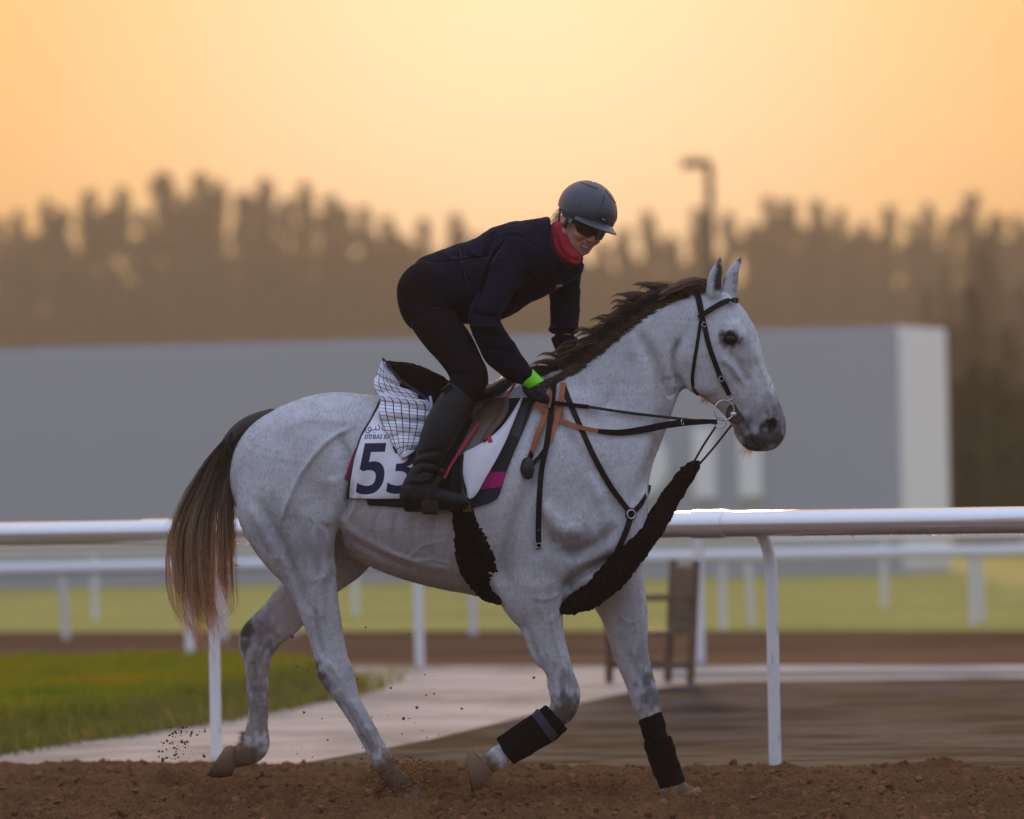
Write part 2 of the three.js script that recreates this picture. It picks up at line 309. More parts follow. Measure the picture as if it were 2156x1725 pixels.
const soilTex = dataTex(512, (x, y) => { const a = tileNoise(x, y, 6, 21, 6), b = tileNoise(x, y, 64, 4, 2), k = .55 + .6 * a + .25 * (b - .5); return [.80 * k, .80 * k, .80 * k]; });
const streakTex = dataTex(512, (x, y) => { const a = tileNoise(x, y, 5, 61, 4), c = tileNoise(x, y, 13, 8, 5); return grey(clamp(.66 + .9 * (a - .5) + 2.3 * (c - .52), .12, 1)); });
const pathTex = dataTex(512, (x, y) => { const p = tileNoise(x, y, 4, 71, 4), q = tileNoise(x, y, 14, 18, 5); return grey(clamp(.80 + .5 * (p - .5) + .8 * (q - .5), .3, 1)); });
const turfTex = dataTex(512, (x, y) => { const a = tileNoise(x, y, 5, 33, 6), b = tileNoise(x, y, 90, 6, 2); return [.62 + .35 * (a - .5) + .35 * (b - .5), .66 + .28 * (a - .5) + .35 * (b - .5), .55 + .3 * (b - .5)]; });
const mat = {
  base: matte(C(.36, .25, .17), 1, { map: rep(soilTex, .13) }),
  path: matte(C(.56, .44, .345), .95, { map: rep(pathTex, .2), bumpMap: rep(pathTex, .5), bumpScale: .012 }),
  dark: matte(C(.066, .052, .047), .9, { map: rep(streakTex, .16, .16), bumpMap: rep(streakTex, .3, .3), bumpScale: .012 }),
  dirt: matte(C(.17, .085, .045), 1, { map: rep(soilTex, .2), bumpMap: rep(soilTex, .6), bumpScale: .03 }),
  turf: matte(C(.60, .475, .15), 1, { map: rep(turfTex, .16) }),
  kerb: matte(C(.72, .62, .54), .9, { map: rep(soilTex, .6) }),
};
structure('ground', flatXZ([[-160, 34], [160, 34], [160, -520], [-160, -520]], -.012), mat.base, 'sandy brown soil under everything, reaching to the trees');
structure('path', flat([[-900, 1398], [3200, 1380], [3400, 1660], [-1400, 1660]], -.004), mat.path, 'pale trodden sand path behind the white rail');
structure('dark_ground', flat([[640, 1606], [740, 1588], [900, 1558], [1040, 1524], [1200, 1484], [1330, 1456], [1420, 1444], [1560, 1434], [2300, 1426], [3300, 1424], [3400, 1640], [1200, 1640], [640, 1622]], 0), mat.dark, 'dark damp ground right of the pale path');
structure('dirt_track', flat([[-2600, 1404], [5000, 1396], [4600, 1329], [-2400, 1337]], .002), mat.dirt, 'reddish brown dirt strip in front of the turf');
{ const p = ground(-3400, 1337), q = ground(5200, 1327); structure('turf', flatXZ([[p.x, p.z], [q.x, q.z], [160, -400], [-160, -400]], .007), mat.turf, 'wide olive green turf in front of the grey wall'); }
{ // low kerb line between the dark ground and the dirt strip
  const a = ground(1400, 1424), b = ground(2700, 1415), L = a.distanceTo(b), g = new RoundedBoxGeometry(L, .07, .14, 2, .015); g.rotateY(-Math.atan2(b.z - a.z, b.x - a.x)); g.translate((a.x + b.x) / 2, .0, (a.z + b.z) / 2);
  structure('kerb', g, mat.kerb, 'low pale kerb behind the dark ground');
}
// harrowed sand of the training track, clod by clod
const sandEdge = (() => { const a = ground(0, 1606), b = ground(2156, 1618); return (x) => a.z + (b.z - a.z) * (x - a.x) / (b.x - a.x); })();
const pits = [[at(862, 1690), .10], [at(300, 1660), .10]]; for (let i = 0; i < 16; i++) pits.push([V(rr(-2.2, 2.4), 0, rr(-2.2, 1.1)), rr(.05, .085)]);
const postFeet = [];
function sandHeight(x, z) {
  const e = z - sandEdge(x), w = fbm(x * 5 + 3, z * 2.6, 1, 2) * .12;
  let y = .030 * (fbm(x * 1.1, z * 1.6, 5, 3) - .5) + .042 * (fbm(x * 5.5, z * 5.5, 9, 3) - .5) + .050 * Math.pow(Math.abs(fbm(x * 15 + w * 5, z * 13, 2, 3) - .5) * 2, .8) - .012 + .022 * (fbm(x * 44, z * 40, 7, 2) - .5);
  
  for (const [p, r] of pits) { const d = Math.hypot(x - p.x, (z - (p.z + (p.zz || .12)))); y += -.05 * Math.exp(-d * d / (r * r)) + .03 * Math.exp(-((d - r * 1.7) ** 2) / (.003)); }
  for (const p of postFeet) { const d2 = (x - p.x) ** 2 + (z - p.z) ** 2; y += .035 * Math.exp(-d2 / .012); }
  return y * (.6 + .75 * sstep(.3, 2.2, e)) * sstep(-.03, .1, e) - .03 * (1 - sstep(-.02, .06, e)) + .004;
}
function buildSand() {
  const xs = [-60, -30, -15, -9, -6, -4.2, -3.2], zs = [0]; for (let x = -2.75; x < 2.95; x += .0125) xs.push(x); xs.push(3.3, 4.2, 6, 9, 15, 30, 60);
  for (let t = .0125; t < 5.4; t += t < 3.4 ? .0135 : .02) zs.push(t); zs.push(5.8, 6.5, 8, 10, 14, 20, 40);
  const pos = [], uv = [], tri = [], W = xs.length;
  for (const t of zs) for (const x of xs) { const z = sandEdge(x) + t - .02; pos.push(x, sandHeight(x, z), z); uv.push(x, z); }
  for (let j = 0; j < zs.length - 1; j++) for (let i = 0; i < W - 1; i++) { const a = j * W + i; tri.push(a, a + W, a + 1, a + 1, a + W, a + W + 1); }
  const g = new THREE.BufferGeometry(); g.setAttribute('position', new THREE.Float32BufferAttribute(pos, 3)); g.setAttribute('uv', new THREE.Float32BufferAttribute(uv, 2)); g.setIndex(tri); g.computeVertexNormals();
  structure('sand_track', g, matte(C(.24, .115, .050), 1, { map: rep(soilTex, 1.1), bumpMap: rep(fineBump, 6), bumpScale: .014 }), 'harrowed brown sand track in the foreground');
}
function clodGeo(d = 0) { const g = mergeVertices(new THREE.IcosahedronGeometry(1, d).deleteAttribute('normal').deleteAttribute('uv')), p = g.attributes.position; for (let i = 0; i < p.count; i++) { const k = .62 + .7 * noise(p.getX(i) * 1.7 + 9, p.getY(i) * 1.7, p.getZ(i) * 1.7); p.setXYZ(i, p.getX(i) * k, p.getY(i) * k * .8, p.getZ(i) * k); } g.computeVertexNormals(); return g; }
const clodMat = matte(C(.18, .088, .040), 1, { flatShading: true });
function clods(name, label, category, list, kind = 'stuff') { // list of [Vector3, size]
  const m = named(new THREE.InstancedMesh(clodGeo(), clodMat, list.length), name), q = new THREE.Quaternion(), e = new THREE.Euler(), X = new THREE.Matrix4();
  list.forEach(([p, s], i) => { e.set(rr(0, 6), rr(0, 6), rr(0, 6)); X.compose(p, q.setFromEuler(e), V(s, s * rr(.6, 1), s)); m.setMatrixAt(i, X); const k = rr(.7, 1.25); m.setColorAt(i, C(k, k * rr(.94, 1.03), k * rr(.9, 1.05))); });
  tag(m, label, category, null, kind); scene.add(m); return m;
}

// ---------------------------------------------------------------- rails
const white = phy(C(.84, .84, .84), .13, { metalness: .6, clearcoat: .8, clearcoatRoughness: .05 });
const postTex = (() => { const c = document.createElement('canvas'); c.width = 128; c.height = 512; const g = c.getContext('2d'); g.fillStyle = '#fff'; g.fillRect(0, 0, 128, 512); for (let i = 0; i < 90; i++) { g.fillStyle = `rgba(${70 + rr(0, 40) | 0},${52 + rr(0, 25) | 0},40,${rr(.2, .8)})`; const y = 512 * Math.pow(rnd(), .7), r = rr(.8, 2.6); g.beginPath(); g.ellipse(128 * rnd(), y, r, r * rr(1, 3), 0, 0, 7); g.fill(); } const t = new THREE.CanvasTexture(c); t.colorSpace = THREE.SRGBColorSpace; t.wrapS = t.wrapT = THREE.RepeatWrapping; return t; })();
const postMat = phy(C(.78, .78, .79), .35, { map: postTex });
const farWhite = std(C(.72, .71, .71), .5);
function railing(name, label, group, a, b, o) { // posts stand on the line a-b; the tube runs along it
  const T = thing(name, label, 'railing', a.clone(), group), dir = b.clone().sub(a); dir.y = 0; const step = dir.length(); dir.normalize();
  const n = V(-dir.z, 0, dir.x).multiplyScalar(o.reach || 0); if (n.z < 0) n.negate();
  const k0 = o.from, k1 = o.to, yc = o.h - o.r, start = dir.clone().multiplyScalar(step * (k0 - .45)).add(n), L = step * (k1 - k0 + .9);
  const tube = (r, l, s) => { const g = new THREE.CylinderGeometry(r, r, l, o.seg || 32, 1, false); g.rotateZ(-Math.PI / 2); g.translate(l / 2, 0, 0); g.rotateY(-Math.atan2(dir.z, dir.x)); const p = start.clone().addScaledVector(dir, s); g.translate(p.x, yc, p.z); return g; };
  part(T, 'rail', tube(o.r, L, 0), o.mat);
  for (const k of o.ks || Array.from({ length: k1 - k0 + 1 }, (_, i) => k0 + i)) {
    const p = dir.clone().multiplyScalar(step * k), top = p.clone().add(n);
    const pts = o.reach ? [V(p.x, -.35, p.z), V(p.x, yc * .4, p.z), V(p.x, yc - .25, p.z), V(p.x + n.x * .06, yc - .17, p.z + n.z * .06), V(p.x + n.x * .4, yc - .085, p.z + n.z * .4), V(top.x, yc - .02, top.z)] : [V(p.x, -.2, p.z), V(p.x + (o.lean || 0), yc * .5, p.z), V(p.x + 2 * (o.lean || 0), yc, p.z)];
    part(T, 'post', cord(pts, o.pr, 14, 6), o.pmat || o.mat);
    if (o.sleeve) part(T, 'sleeve', tube(o.r * 1.09, .17, step * (k - k0 + .45) + o.sleeve), o.mat);
  }
  return T;
}
{
  const a = ground(456, 1592), b = ground(1632, 1612); postFeet.push(a, b);
  const near = railing('running_rail', 'thick white rail running right behind the horse', 'white running rails', a, b, { h: 1.1, r: .0555, pr: .027, reach: .10, from: -2, to: 3, mat: white, pmat: postMat, sleeve: -.33 });
  // dew hanging from the underside
  const dir = b.clone().sub(a).normalize(), n = V(-dir.z, 0, dir.x).multiplyScalar(.10), N = 420, m = new THREE.InstancedMesh(new THREE.SphereGeometry(1, 8, 6), phy(C(.9, .9, .9), .05, { transmission: 1, thickness: .004, ior: 1.33 }), N), X = new THREE.Matrix4(); if (n.z < 0) n.negate();
  for (let i = 0; i < N; i++) { const s = rr(-2.2, 6), r = rr(.0015, .004), off = rr(-.008, .008); X.makeScale(r, r * 1.3, r).setPosition(dir.x * s + n.x - dir.z * off, 1.1 - .111 - r * .6, dir.z * s + n.z + dir.x * off); m.setMatrixAt(i, X); }
  m.name = 'dew_drops'; m.userData.kind = 'stuff'; near.add(m);
  const P = (u, v) => ground(u, v);
  const mid = (p, q, k) => p.clone().lerp(q, k);
  railing('running_rail', 'white rail behind the chair, nearest of the blurred rails', 'white running rails', P(401, 1411), P(884, 1405), { h: .93, r: .045, pr: .034, from: -3, to: 2, ks: [-3, -2, -1, 0, 1, 2.2], mat: farWhite });
  railing('running_rail', 'low white rail along the near edge of the turf', 'white running rails', P(997, 1337), P(1523, 1327), { h: .66, r: .05, pr: .032, from: -4, to: 4, mat: farWhite });
  railing('running_rail', 'low white rail with leaning posts just inside the turf edge', 'white running rails', P(141, 1347), mid(P(141, 1347), P(1585, 1321), 1 / 3), { h: .66, r: .045, pr: .032, from: -2, to: 6, mat: farWhite, lean: -.018 });
  railing('running_rail', 'farthest white rail, standing across the middle of the turf', 'white running rails', P(201, 1309), mid(P(201, 1309), P(1862, 1281), 1 / 3), { h: .72, r: .042, pr: .032, from: -3, to: 5, mat: farWhite });
}

// ---------------------------------------------------------------- wooden chair beyond the rail
{
  const p = ground(1368, 1438), wood = std(C(.21, .125, .07), .75, { map: rep(streakTex, 2, 2) });
  const T = thing('garden_chair', 'brown wooden armchair standing on the path behind the rail', 'chair', p);
  const bx = (n, w, h, d, x, y, z, rz = 0) => { const g = new RoundedBoxGeometry(w, h, d, 2, .008); g.rotateZ(rz); g.translate(x, y, z); return part(T, n, g, wood); };
  const hw = .24;
  for (const s of [1, -1]) { bx('leg', .045, .54, .045, -.19, .27, s * hw); const g = new RoundedBoxGeometry(.045, .76, .04, 2, .008); g.rotateZ(-.07); g.translate(.215, .375, s * hw); part(T, 'leg', g, wood); bx('armrest', .44, .03, .06, .0, .525, s * hw); bx('stretcher', .36, .045, .025, .0, .11, s * hw); }
  for (let i = 0; i < 5; i++) bx('seat_slat', .072, .022, .46, -.185 + i * .08, .315, 0);
  bx('apron', .025, .05, .44, -.19, .285, 0); bx('stretcher', .025, .04, .44, .195, .10, 0);
  bx('top_rail', .028, .06, .44, .235, .685, 0, -.07); bx('back_rail', .028, .05, .44, .205, .34, 0, -.07);
  for (let i = 0; i < 9; i++) { const g = new RoundedBoxGeometry(.018, .31, .044, 1, .004); g.rotateZ(-.07); g.translate(.219, .51, -.196 + i * .049); part(T, 'back_slat', g, wood); }
  T.rotation.y = 15 * Math.PI / 180;
}

// ---------------------------------------------------------------- grey wall with its letters
{
  const A = ground(1906, 1211), B = ground(0, 1240), E = ground(1998, 1205), H = 3.18;
  const d = B.clone().sub(A).normalize(), L = 22, back = E.clone().sub(A);
  const T = thing('screen_building', 'long grey flat-roofed block with white letters and white end', 'building', A), F0 = d.clone().multiplyScalar(L);
  const prism = (pts, y0, y1) => { const g = new THREE.ExtrudeGeometry(new THREE.Shape(pts.map((p) => new THREE.Vector2(p.x, -p.z))), { depth: y1 - y0, bevelEnabled: true, bevelSize: .02, bevelThickness: .02, bevelSegments: 1 }); g.rotateX(-Math.PI / 2); g.translate(0, y0, 0); return g; };
  const inn = back.clone().multiplyScalar(.985), o = V();
  part(T, 'wall', prism([F0, o.clone().addScaledVector(d, .035), o.clone().addScaledVector(d, .035).add(inn), F0.clone().add(inn)], -.1, H - .03), matte(C(.42, .425, .46), .55));
  part(T, 'end_panel', prism([o.clone().addScaledVector(d, .03), o, back, back.clone().addScaledVector(d, .03)], .12, H), std(C(.88, .87, .86), .55), 'white end panel of the grey block');
  part(T, 'plinth', prism([o.clone().addScaledVector(d, .1), o.clone().addScaledVector(back, .02), back.clone().multiplyScalar(.97), back.clone().multiplyScalar(.97).addScaledVector(d, .1)], -.1, .10), std(C(.5, .5, .5), .7));
  const roof = part(T, 'roof', prism([F0.clone().addScaledVector(back, .02), o.clone().addScaledVector(d, .2).addScaledVector(back, .02), o.clone().addScaledVector(d, .2).addScaledVector(back, .95), F0.clone().addScaledVector(back, .95)], H - .005, H + .012), std(C(.3, .3, .31), .8));
  // letters proud of the front: one round letter and two upright strokes
  const lm = std(C(.85, .84, .84), .6), nrm = V(-d.z, 0, d.x); if (nrm.z < 0) nrm.negate();
  const put = (u, v0, v1, w, round) => {
    const k = ground(u, 1216), s = k.clone().sub(A).dot(d) , dd = A.clone().addScaledVector(d, s), dist = DIST - dd.z, px = FOCAL / dist, y0 = CAM_H - ((v1 - 862.5) * cR + (u - 1078) * sR - 165.5) / px, y1 = CAM_H - ((v0 - 862.5) * cR + (u - 1078) * sR - 165.5) / px, W = w / px, sh = new THREE.Shape();
    if (round) { sh.absellipse(0, 0, W / 2, (y1 - y0) / 2, 0, Math.PI * 2); const h = new THREE.Path(); h.absellipse(0, 0, W / 2 - 46 / px, (y1 - y0) / 2 - 34 / px, 0, Math.PI * 2); sh.holes.push(h); }
    else { const y = (y1 - y0) / 2, x = W / 2; sh.moveTo(-x, -y); sh.lineTo(x, -y); sh.lineTo(x, y); sh.lineTo(-x, y); }
    const g = new THREE.ExtrudeGeometry(sh, { depth: .05, bevelEnabled: true, bevelSize: .008, bevelThickness: .008, bevelSegments: 1, curveSegments: 28 });
    g.rotateY(Math.atan2(nrm.x, nrm.z)); g.translate(d.x * s + nrm.x * .03, (y0 + y1) / 2, d.z * s + nrm.z * .03); part(T, 'letter', g, lm);
  };
  put(1375, 900, 1050, 140, true); put(1501, 902, 1048, 46); put(1585, 902, 1046, 46);
}

// ---------------------------------------------------------------- lamp post and trees
{
  const d = 150, k = d / FOCAL, p = V((1503 - 1078) * k, 0, DIST - d), T = thing('street_lamp', 'tall lamp post with an arm to the left, above the trees', 'street lamp', p), m = matte(C(.06, .05, .045), .6), h = 10.45;
  const pole = new THREE.CylinderGeometry(.125, .18, h, 16); pole.translate(0, h / 2, 0); part(T, 'pole', pole, m);
  part(T, 'arm', cord([V(0, h - .08, 0), V(0, h + .06, 0), V(-.06, h + .11, 0), V(-.45, h + .12, 0)], .12, 10, 4), m);
  const head = new RoundedBoxGeometry(.62, .27, .36, 3, .06); head.translate(-.50, h + .1, 0); part(T, 'lamp_head', head, m);
}
{
  const leafMat = phy(C(1, 1, 1), .9, { vertexColors: true, transmission: .35, thickness: 0, specularIntensity: .1 }), bark = std(C(.07, .05, .035), .95);
  const protos = [];
  for (let t = 0; t < 9; t++) {
    const H = 10, clumps = [], wide = rr(.85, 1.25), leaf = [];
    const tops = 1 + (t % 3 === 0 ? 1 : 0) + (t % 4 === 1 ? 1 : 0);
    for (let s = 0; s < tops; s++) { const ox = s ? rr(-.9, .9) : 0, hh = s ? H * rr(.78, .93) : H; for (let i = 0; i < 26; i++) { const f = (i + rr(0, 1)) / 26, y = hh * (.12 + .86 * f), w = (.12 + 1.5 * Math.pow(1 - f, .7)) * wide, a = rr(0, 6.28), e = w * rr(.15, .85), r = Math.max(.22, w * rr(.4, .75)); clumps.push([ox + Math.cos(a) * e, y, Math.sin(a) * e, r]); } clumps.push([ox, hh - .3, 0, .2], [ox + rr(-.1, .1), hh - .7, 0, .28], [ox + rr(-.2, .2), hh - 1.2, 0, .36]); }
    for (const [cx, cy, cz, r] of clumps) { const n = 40 + r * 125 | 0; for (let i = 0; i < n; i++) { const v = V(gauss(), gauss(), gauss()); const l = v.length() || 1; v.multiplyScalar(Math.pow(rnd(), .42) * r / l); leaf.push([cx + v.x, cy + v.y * 1.15, cz + v.z]); } }
    const pos = [], col = [], tri = [];
    for (const [x, y, z] of leaf) { const a = V(rr(-1, 1), rr(-.6, 1), rr(-1, 1)).normalize(), b = V(rr(-1, 1), rr(-1, 1), rr(-1, 1)).cross(a).normalize(), s = rr(.10, .22), w = s * .42, q = pos.length / 3, k = rr(.75, 1.25); pos.push(x - b.x * w, y - b.y * w, z - b.z * w, x + a.x * s, y + a.y * s, z + a.z * s, x + b.x * w, y + b.y * w, z + b.z * w, x - a.x * s, y - a.y * s, z - a.z * s); for (let m = 0; m < 4; m++) col.push(.125 * k, .10 * k, .05 * k); tri.push(q, q + 1, q + 2, q, q + 2, q + 3); }
    const g = new THREE.BufferGeometry(); g.setAttribute('position', new THREE.Float32BufferAttribute(pos, 3)); g.setAttribute('color', new THREE.Float32BufferAttribute(col, 3)); g.setIndex(tri); g.computeVertexNormals();
    const limbs = [cord([V(0, -.2, 0), V(.05, H * .3, .03), V(-.04, H * .65, 0), V(0, H * .95, 0)], .16, 8, 4, (q) => 1.15 - q)];
    for (let i = 0; i < 12; i++) { const y = H * rr(.15, .85), a = rr(0, 6.28), l = (1 - y / H) * 1.5 + .3; limbs.push(cord([V(0, y, 0), V(Math.cos(a) * l * .5, y + l * .25, Math.sin(a) * l * .5), V(Math.cos(a) * l, y + l * .4, Math.sin(a) * l)], .045, 5, 3, (q) => 1.1 - q)); }
    protos.push([g, mergeGeometries(limbs)]);
  }
  // crown tops against the sky, read along the tree line, then fuller rows behind and between
  const tops = [[-60, 470], [0, 468], [45, 452], [105, 424], [140, 440], [190, 408], [232, 440], [266, 404], [310, 452], [356, 368], [398, 420], [432, 368], [470, 385], [520, 408], [568, 383], [610, 420], [651, 393], [700, 420], [735, 436], [772, 444], [823, 462], [858, 505], [900, 464], [966, 458], [1020, 500], [1090, 520], [1150, 480], [1215, 500], [1270, 515], [1320, 486], [1371, 450], [1420, 500], [1478, 446], [1541, 452], [1590, 480], [1630, 424], [1672, 424], [1731, 432], [1776, 448], [1830, 470], [1882, 438], [1930, 468], [1962, 434], [2005, 470], [2052, 416], [2102, 456], [2150, 462], [2210, 440]];
  const label = 'dark narrow tree standing in the hazy tree line behind the grey block', group = 'trees of the hazy tree line';
  const own = { 356: 'tall slim tree standing clear just left of the highest crown', 432: 'highest tree crown at left, above the tail of the horse', 1478: 'tree directly under the lamp on its post', 1882: 'tree crown just above the corner of the grey block', 2052: 'tallest pointed tree at the far right' };
  const plant = (x, z, h, i, lab = label, grp = group) => { const T = thing('tree', lab, 'tree', V(x, -.02, z), grp), [c, l] = protos[i % protos.length]; part(T, 'crown', c, leafMat); part(T, 'trunk', l, bark); T.scale.set(h / 10 * rr(.85, 1.15), h / 10, h / 10 * rr(.85, 1.1)); T.rotation.y = rr(0, 6.28); };
  tops.forEach(([u, v], i) => { const d = 440 + rr(-10, 10), k = d / FOCAL, vv = (v - 862.5) * cR + (u - 1078) * sR - 165.5; plant((u - 1078) * k, DIST - d, CAM_H - vv * k + .4, i * 4 + 1, own[u], own[u] ? undefined : group); });
  // nearer rows right of the block, closing the gap under the tree line
  const side = 'dark bushy tree to the right of the white end of the grey block', sideGroup = 'trees right of the grey block';
  for (let i = 0; i < 34; i++) plant((1985 + i * 15 + rr(-6, 6) - 1078) * 92 / FOCAL, DIST - rr(87, 98), rr(2.7, 3.5), i * 5 + 1, side, sideGroup);
  for (let i = 0; i < 16; i++) plant((1985 + i * 34 + rr(-8, 8) - 1078) * 160 / FOCAL, DIST - rr(152, 170), rr(5.6, 7.6), i * 4 + 2, side, sideGroup);
  for (let i = 0; i < 14; i++) plant((1975 + i * 38 + rr(-8, 8) - 1078) * 265 / FOCAL, DIST - rr(255, 275), rr(10.5, 13.6), i * 7 + 1, side, sideGroup);
  for (let i = 0; i < 84; i++) plant(-56 + i * 1.36 + rr(-.6, .6), DIST - rr(455, 490), 22.6 + rr(-1.4, 1.2), i * 5 + 2);
  for (let i = 0; i < 46; i++) plant(-56 + i * 2.5 + rr(-1.1, 1.1), DIST - rr(402, 420), rr(14, 20), i * 7 + 3);
}

// ---------------------------------------------------------------- grass bank on the left
{
  const rim = [[-500, 1640], [-220, 1622], [0, 1590], [120, 1568], [300, 1545], [460, 1520], [600, 1492], [700, 1474], [775, 1452], [740, 1432], [640, 1424], [400, 1419], [0, 1414], [-500, 1410]];
  const pts = rim.map(([u, v]) => ground(u, v)), poly = pts.map((p) => [p.x, p.z]);
  const inside = (x, z) => { let c = false; for (let i = 0, j = poly.length - 1; i < poly.length; j = i++) if ((poly[i][1] > z) !== (poly[j][1] > z) && x < (poly[j][0] - poly[i][0]) * (z - poly[i][1]) / (poly[j][1] - poly[i][1]) + poly[i][0]) c = !c; return c; };
  const dist = (x, z) => { let b = 1e9; for (let i = 0, j = poly.length - 1; i < poly.length; j = i++) { const [ax, az] = poly[j], dx = poly[i][0] - ax, dz = poly[i][1] - az, t = clamp(((x - ax) * dx + (z - az) * dz) / (dx * dx + dz * dz), 0, 1); b = Math.min(b, Math.hypot(x - ax - dx * t, z - az - dz * t)); } return b; };
  const hgt = (x, z) => .11 * sstep(0, .32, dist(x, z) - .12 * fbm(x * 5, z * 5, 6, 2)) * (.6 + .8 * fbm(x * 2.4, z * 1.2, 3, 3));
  const x0 = -6.2, x1 = -.55, z0 = -15.2, z1 = -2.2, pos = [], tri = [], id = new Map(), st = .11;
  for (let x = x0; x < x1; x += st) for (let z = z0; z < z1; z += st) if (inside(x, z) && inside(x + st, z) && inside(x, z + st) && inside(x + st, z + st)) { const v = [[x, z], [x + st, z], [x + st, z + st], [x, z + st]].map(([a, b]) => { const k = a.toFixed(2) + ',' + b.toFixed(2); if (!id.has(k)) { id.set(k, pos.length / 3); pos.push(a, hgt(a, b), b); } return id.get(k); }); tri.push(v[0], v[2], v[1], v[0], v[3], v[2]); }
  const g = new THREE.BufferGeometry(); g.setAttribute('position', new THREE.Float32BufferAttribute(pos, 3)); g.setIndex(tri); g.computeVertexNormals();
  structure('grass_bank', g, matte(C(.14, .15, .03), 1), 'low bank of soil under the bright grass at left');
  const bl = new THREE.BufferGeometry(); bl.setAttribute('position', new THREE.Float32BufferAttribute([-.5, 0, 0, .5, 0, 0, -.38, .55, .16, .38, .55, .16, 0, 1, .5], 3)); bl.setIndex([0, 1, 2, 1, 3, 2, 2, 3, 4]); bl.computeVertexNormals();
  const list = []; for (let i = 0; i < 150000 && list.length < 60000; i++) { const x = rr(-4.6, x1), z = z0 + (z1 - z0) * Math.pow(rnd(), .8); if (inside(x, z)) list.push([x, z, dist(x, z)]); }
  for (let i = 0; i < 30000 && list.length < 64000; i++) { const x = rr(-4.6, x1 + .3), z = rr(z0, z1 + .3); if (!inside(x, z)) { const d = dist(x, z); if (d < .34 * Math.pow(rnd(), 1.5)) list.push([x, z, 0]); } }
  const m = named(new THREE.InstancedMesh(bl, phy(C(1, 1, 1), .8, { transmission: .5, thickness: 0, specularIntensity: .1 }), list.length), 'grass'), X = new THREE.Matrix4(), q = new THREE.Quaternion(), e = new THREE.Euler();
  list.forEach(([x, z, d], i) => { const edge = 1 - sstep(.05, .8, d), h = rr(.045, .085) * (1 + 1.1 * edge * rnd()), dry = clamp(edge * 1.0 - .35 + .5 * (fbm(x * 3, z * 3, 4, 2) - .3), 0, 1) * rr(.4, 1); e.set(rr(-.2, .5) + .5 * edge, rr(0, 6.28), rr(-.35, .35)); X.compose(V(x, hgt(x, z) - .006, z), q.setFromEuler(e), V(rr(.004, .008), h, h * .8)); m.setMatrixAt(i, X); const k = rr(.75, 1.25), y = fbm(x * 1.3 + 9, z * .6, 2, 2); m.setColorAt(i, C(lerp(.19 + .24 * y, .25, dry) * k, lerp(.27 + .05 * y, .20, dry) * k, lerp(.012, .09, dry) * k)); });
  tag(m, 'bright green grass growing over the bank at left', 'grass', null, 'stuff'); scene.add(m);
}
buildSand();

// ---------------------------------------------------------------- the horse
const HZ = new Field([-1.38, -.06, -.40], [1.16, 2.34, .40], .0064);
const legNH = [sec(500, 1068, 713, 1080, .115, .125), sec(534, 1120, 712, 1138, .10, .135), sec(570, 1175, 708, 1174, .085, .138), sec(598, 1218, 709, 1213, .07, .138), sec(617, 1254, 711, 1250, .060, .136), sec(636, 1303, 718, 1300, .053, .134), sec(651, 1345, 725, 1345, .046, .132), sec(663, 1388, 733, 1390, .044, .130), sec(668, 1416, 744, 1414, .042, .128), sec(690, 1449, 751, 1441, .038, .126), sec(711, 1484, 757, 1464, .031, .124), sec(745, 1537, 784, 1515, .026, .122), sec(768, 1578, 807, 1560, .026, .121), sec(783, 1611, 829, 1597, .030, .120), sec(803, 1640, 843, 1622, .027, .120), sec(824, 1660, 864, 1640, .033, .120), cir(852, 1664, 19, .036, .12)];
const legFH = [cir(700, 1090, 100, .12, -.11), cir(728, 1160, 60, .085, -.12), sec(640, 1188, 714, 1243, .062, -.125), sec(594, 1228, 652, 1300, .055, -.125), sec(563, 1266, 624, 1333, .05, -.125), sec(530, 1298, 596, 1353, .046, -.125), sec(508, 1328, 580, 1372, .044, -.125), sec(511, 1366, 572, 1387, .040, -.125), sec(516, 1396, 568, 1407, .036, -.125), sec(518, 1450, 566, 1448, .028, -.125), sec(522, 1495, 566, 1495, .027, -.125), sec(518, 1530, 565, 1538, .030, -.125), sec(510, 1560, 567, 1576, .034, -.125), sec(500, 1572, 548, 1597, .030, -.125), cir(503, 1592, 24, .030, -.125), cir(486, 1598, 21, .034, -.125)];
const legNF = [sec(1050, 1190, 1190, 1190, .085, .115), sec(1050, 1247, 1183, 1247, .075, .120), sec(1084, 1295, 1185, 1288, .060, .120), sec(1099, 1330, 1187, 1327, .050, .118), sec(1116, 1372, 1195, 1368, .045, .117), sec(1134, 1400, 1203, 1397, .042, .116), sec(1148, 1429, 1211, 1427, .039, .115), sec(1157, 1460, 1222, 1462, .040, .115), sec(1159, 1484, 1217, 1491, .037, .115), cir(1172, 1509, 26, .032, .115), cir(1120, 1545, 21, .026, .115), cir(1064, 1582, 21, .028, .115), cir(1046, 1597, 25, .032, .115), cir(1028, 1609, 20, .028, .115), cir(1014, 1612, 24, .036, .115)];
const legFF = [sec(1215, 1180, 1345, 1180, .08, -.095), sec(1238, 1250, 1356, 1225, .07, -.10), sec(1266, 1297, 1364, 1288, .058, -.10), sec(1278, 1334, 1364, 1330, .050, -.10), sec(1288, 1369, 1365, 1366, .045, -.10), sec(1303, 1404, 1371, 1404, .042, -.10), sec(1317, 1436, 1379, 1438, .039, -.10), sec(1327, 1467, 1388, 1466, .040, -.10), sec(1337, 1492, 1392, 1490, .037, -.10), sec(1350, 1522, 1396, 1512, .030, -.10), cir(1388, 1570, 21, .026, -.10), cir(1402, 1615, 21, .028, -.10), cir(1413, 1650, 25, .032, -.10), cir(1432, 1665, 20, .028, -.10), cir(1450, 1675, 21, .034, -.10)];
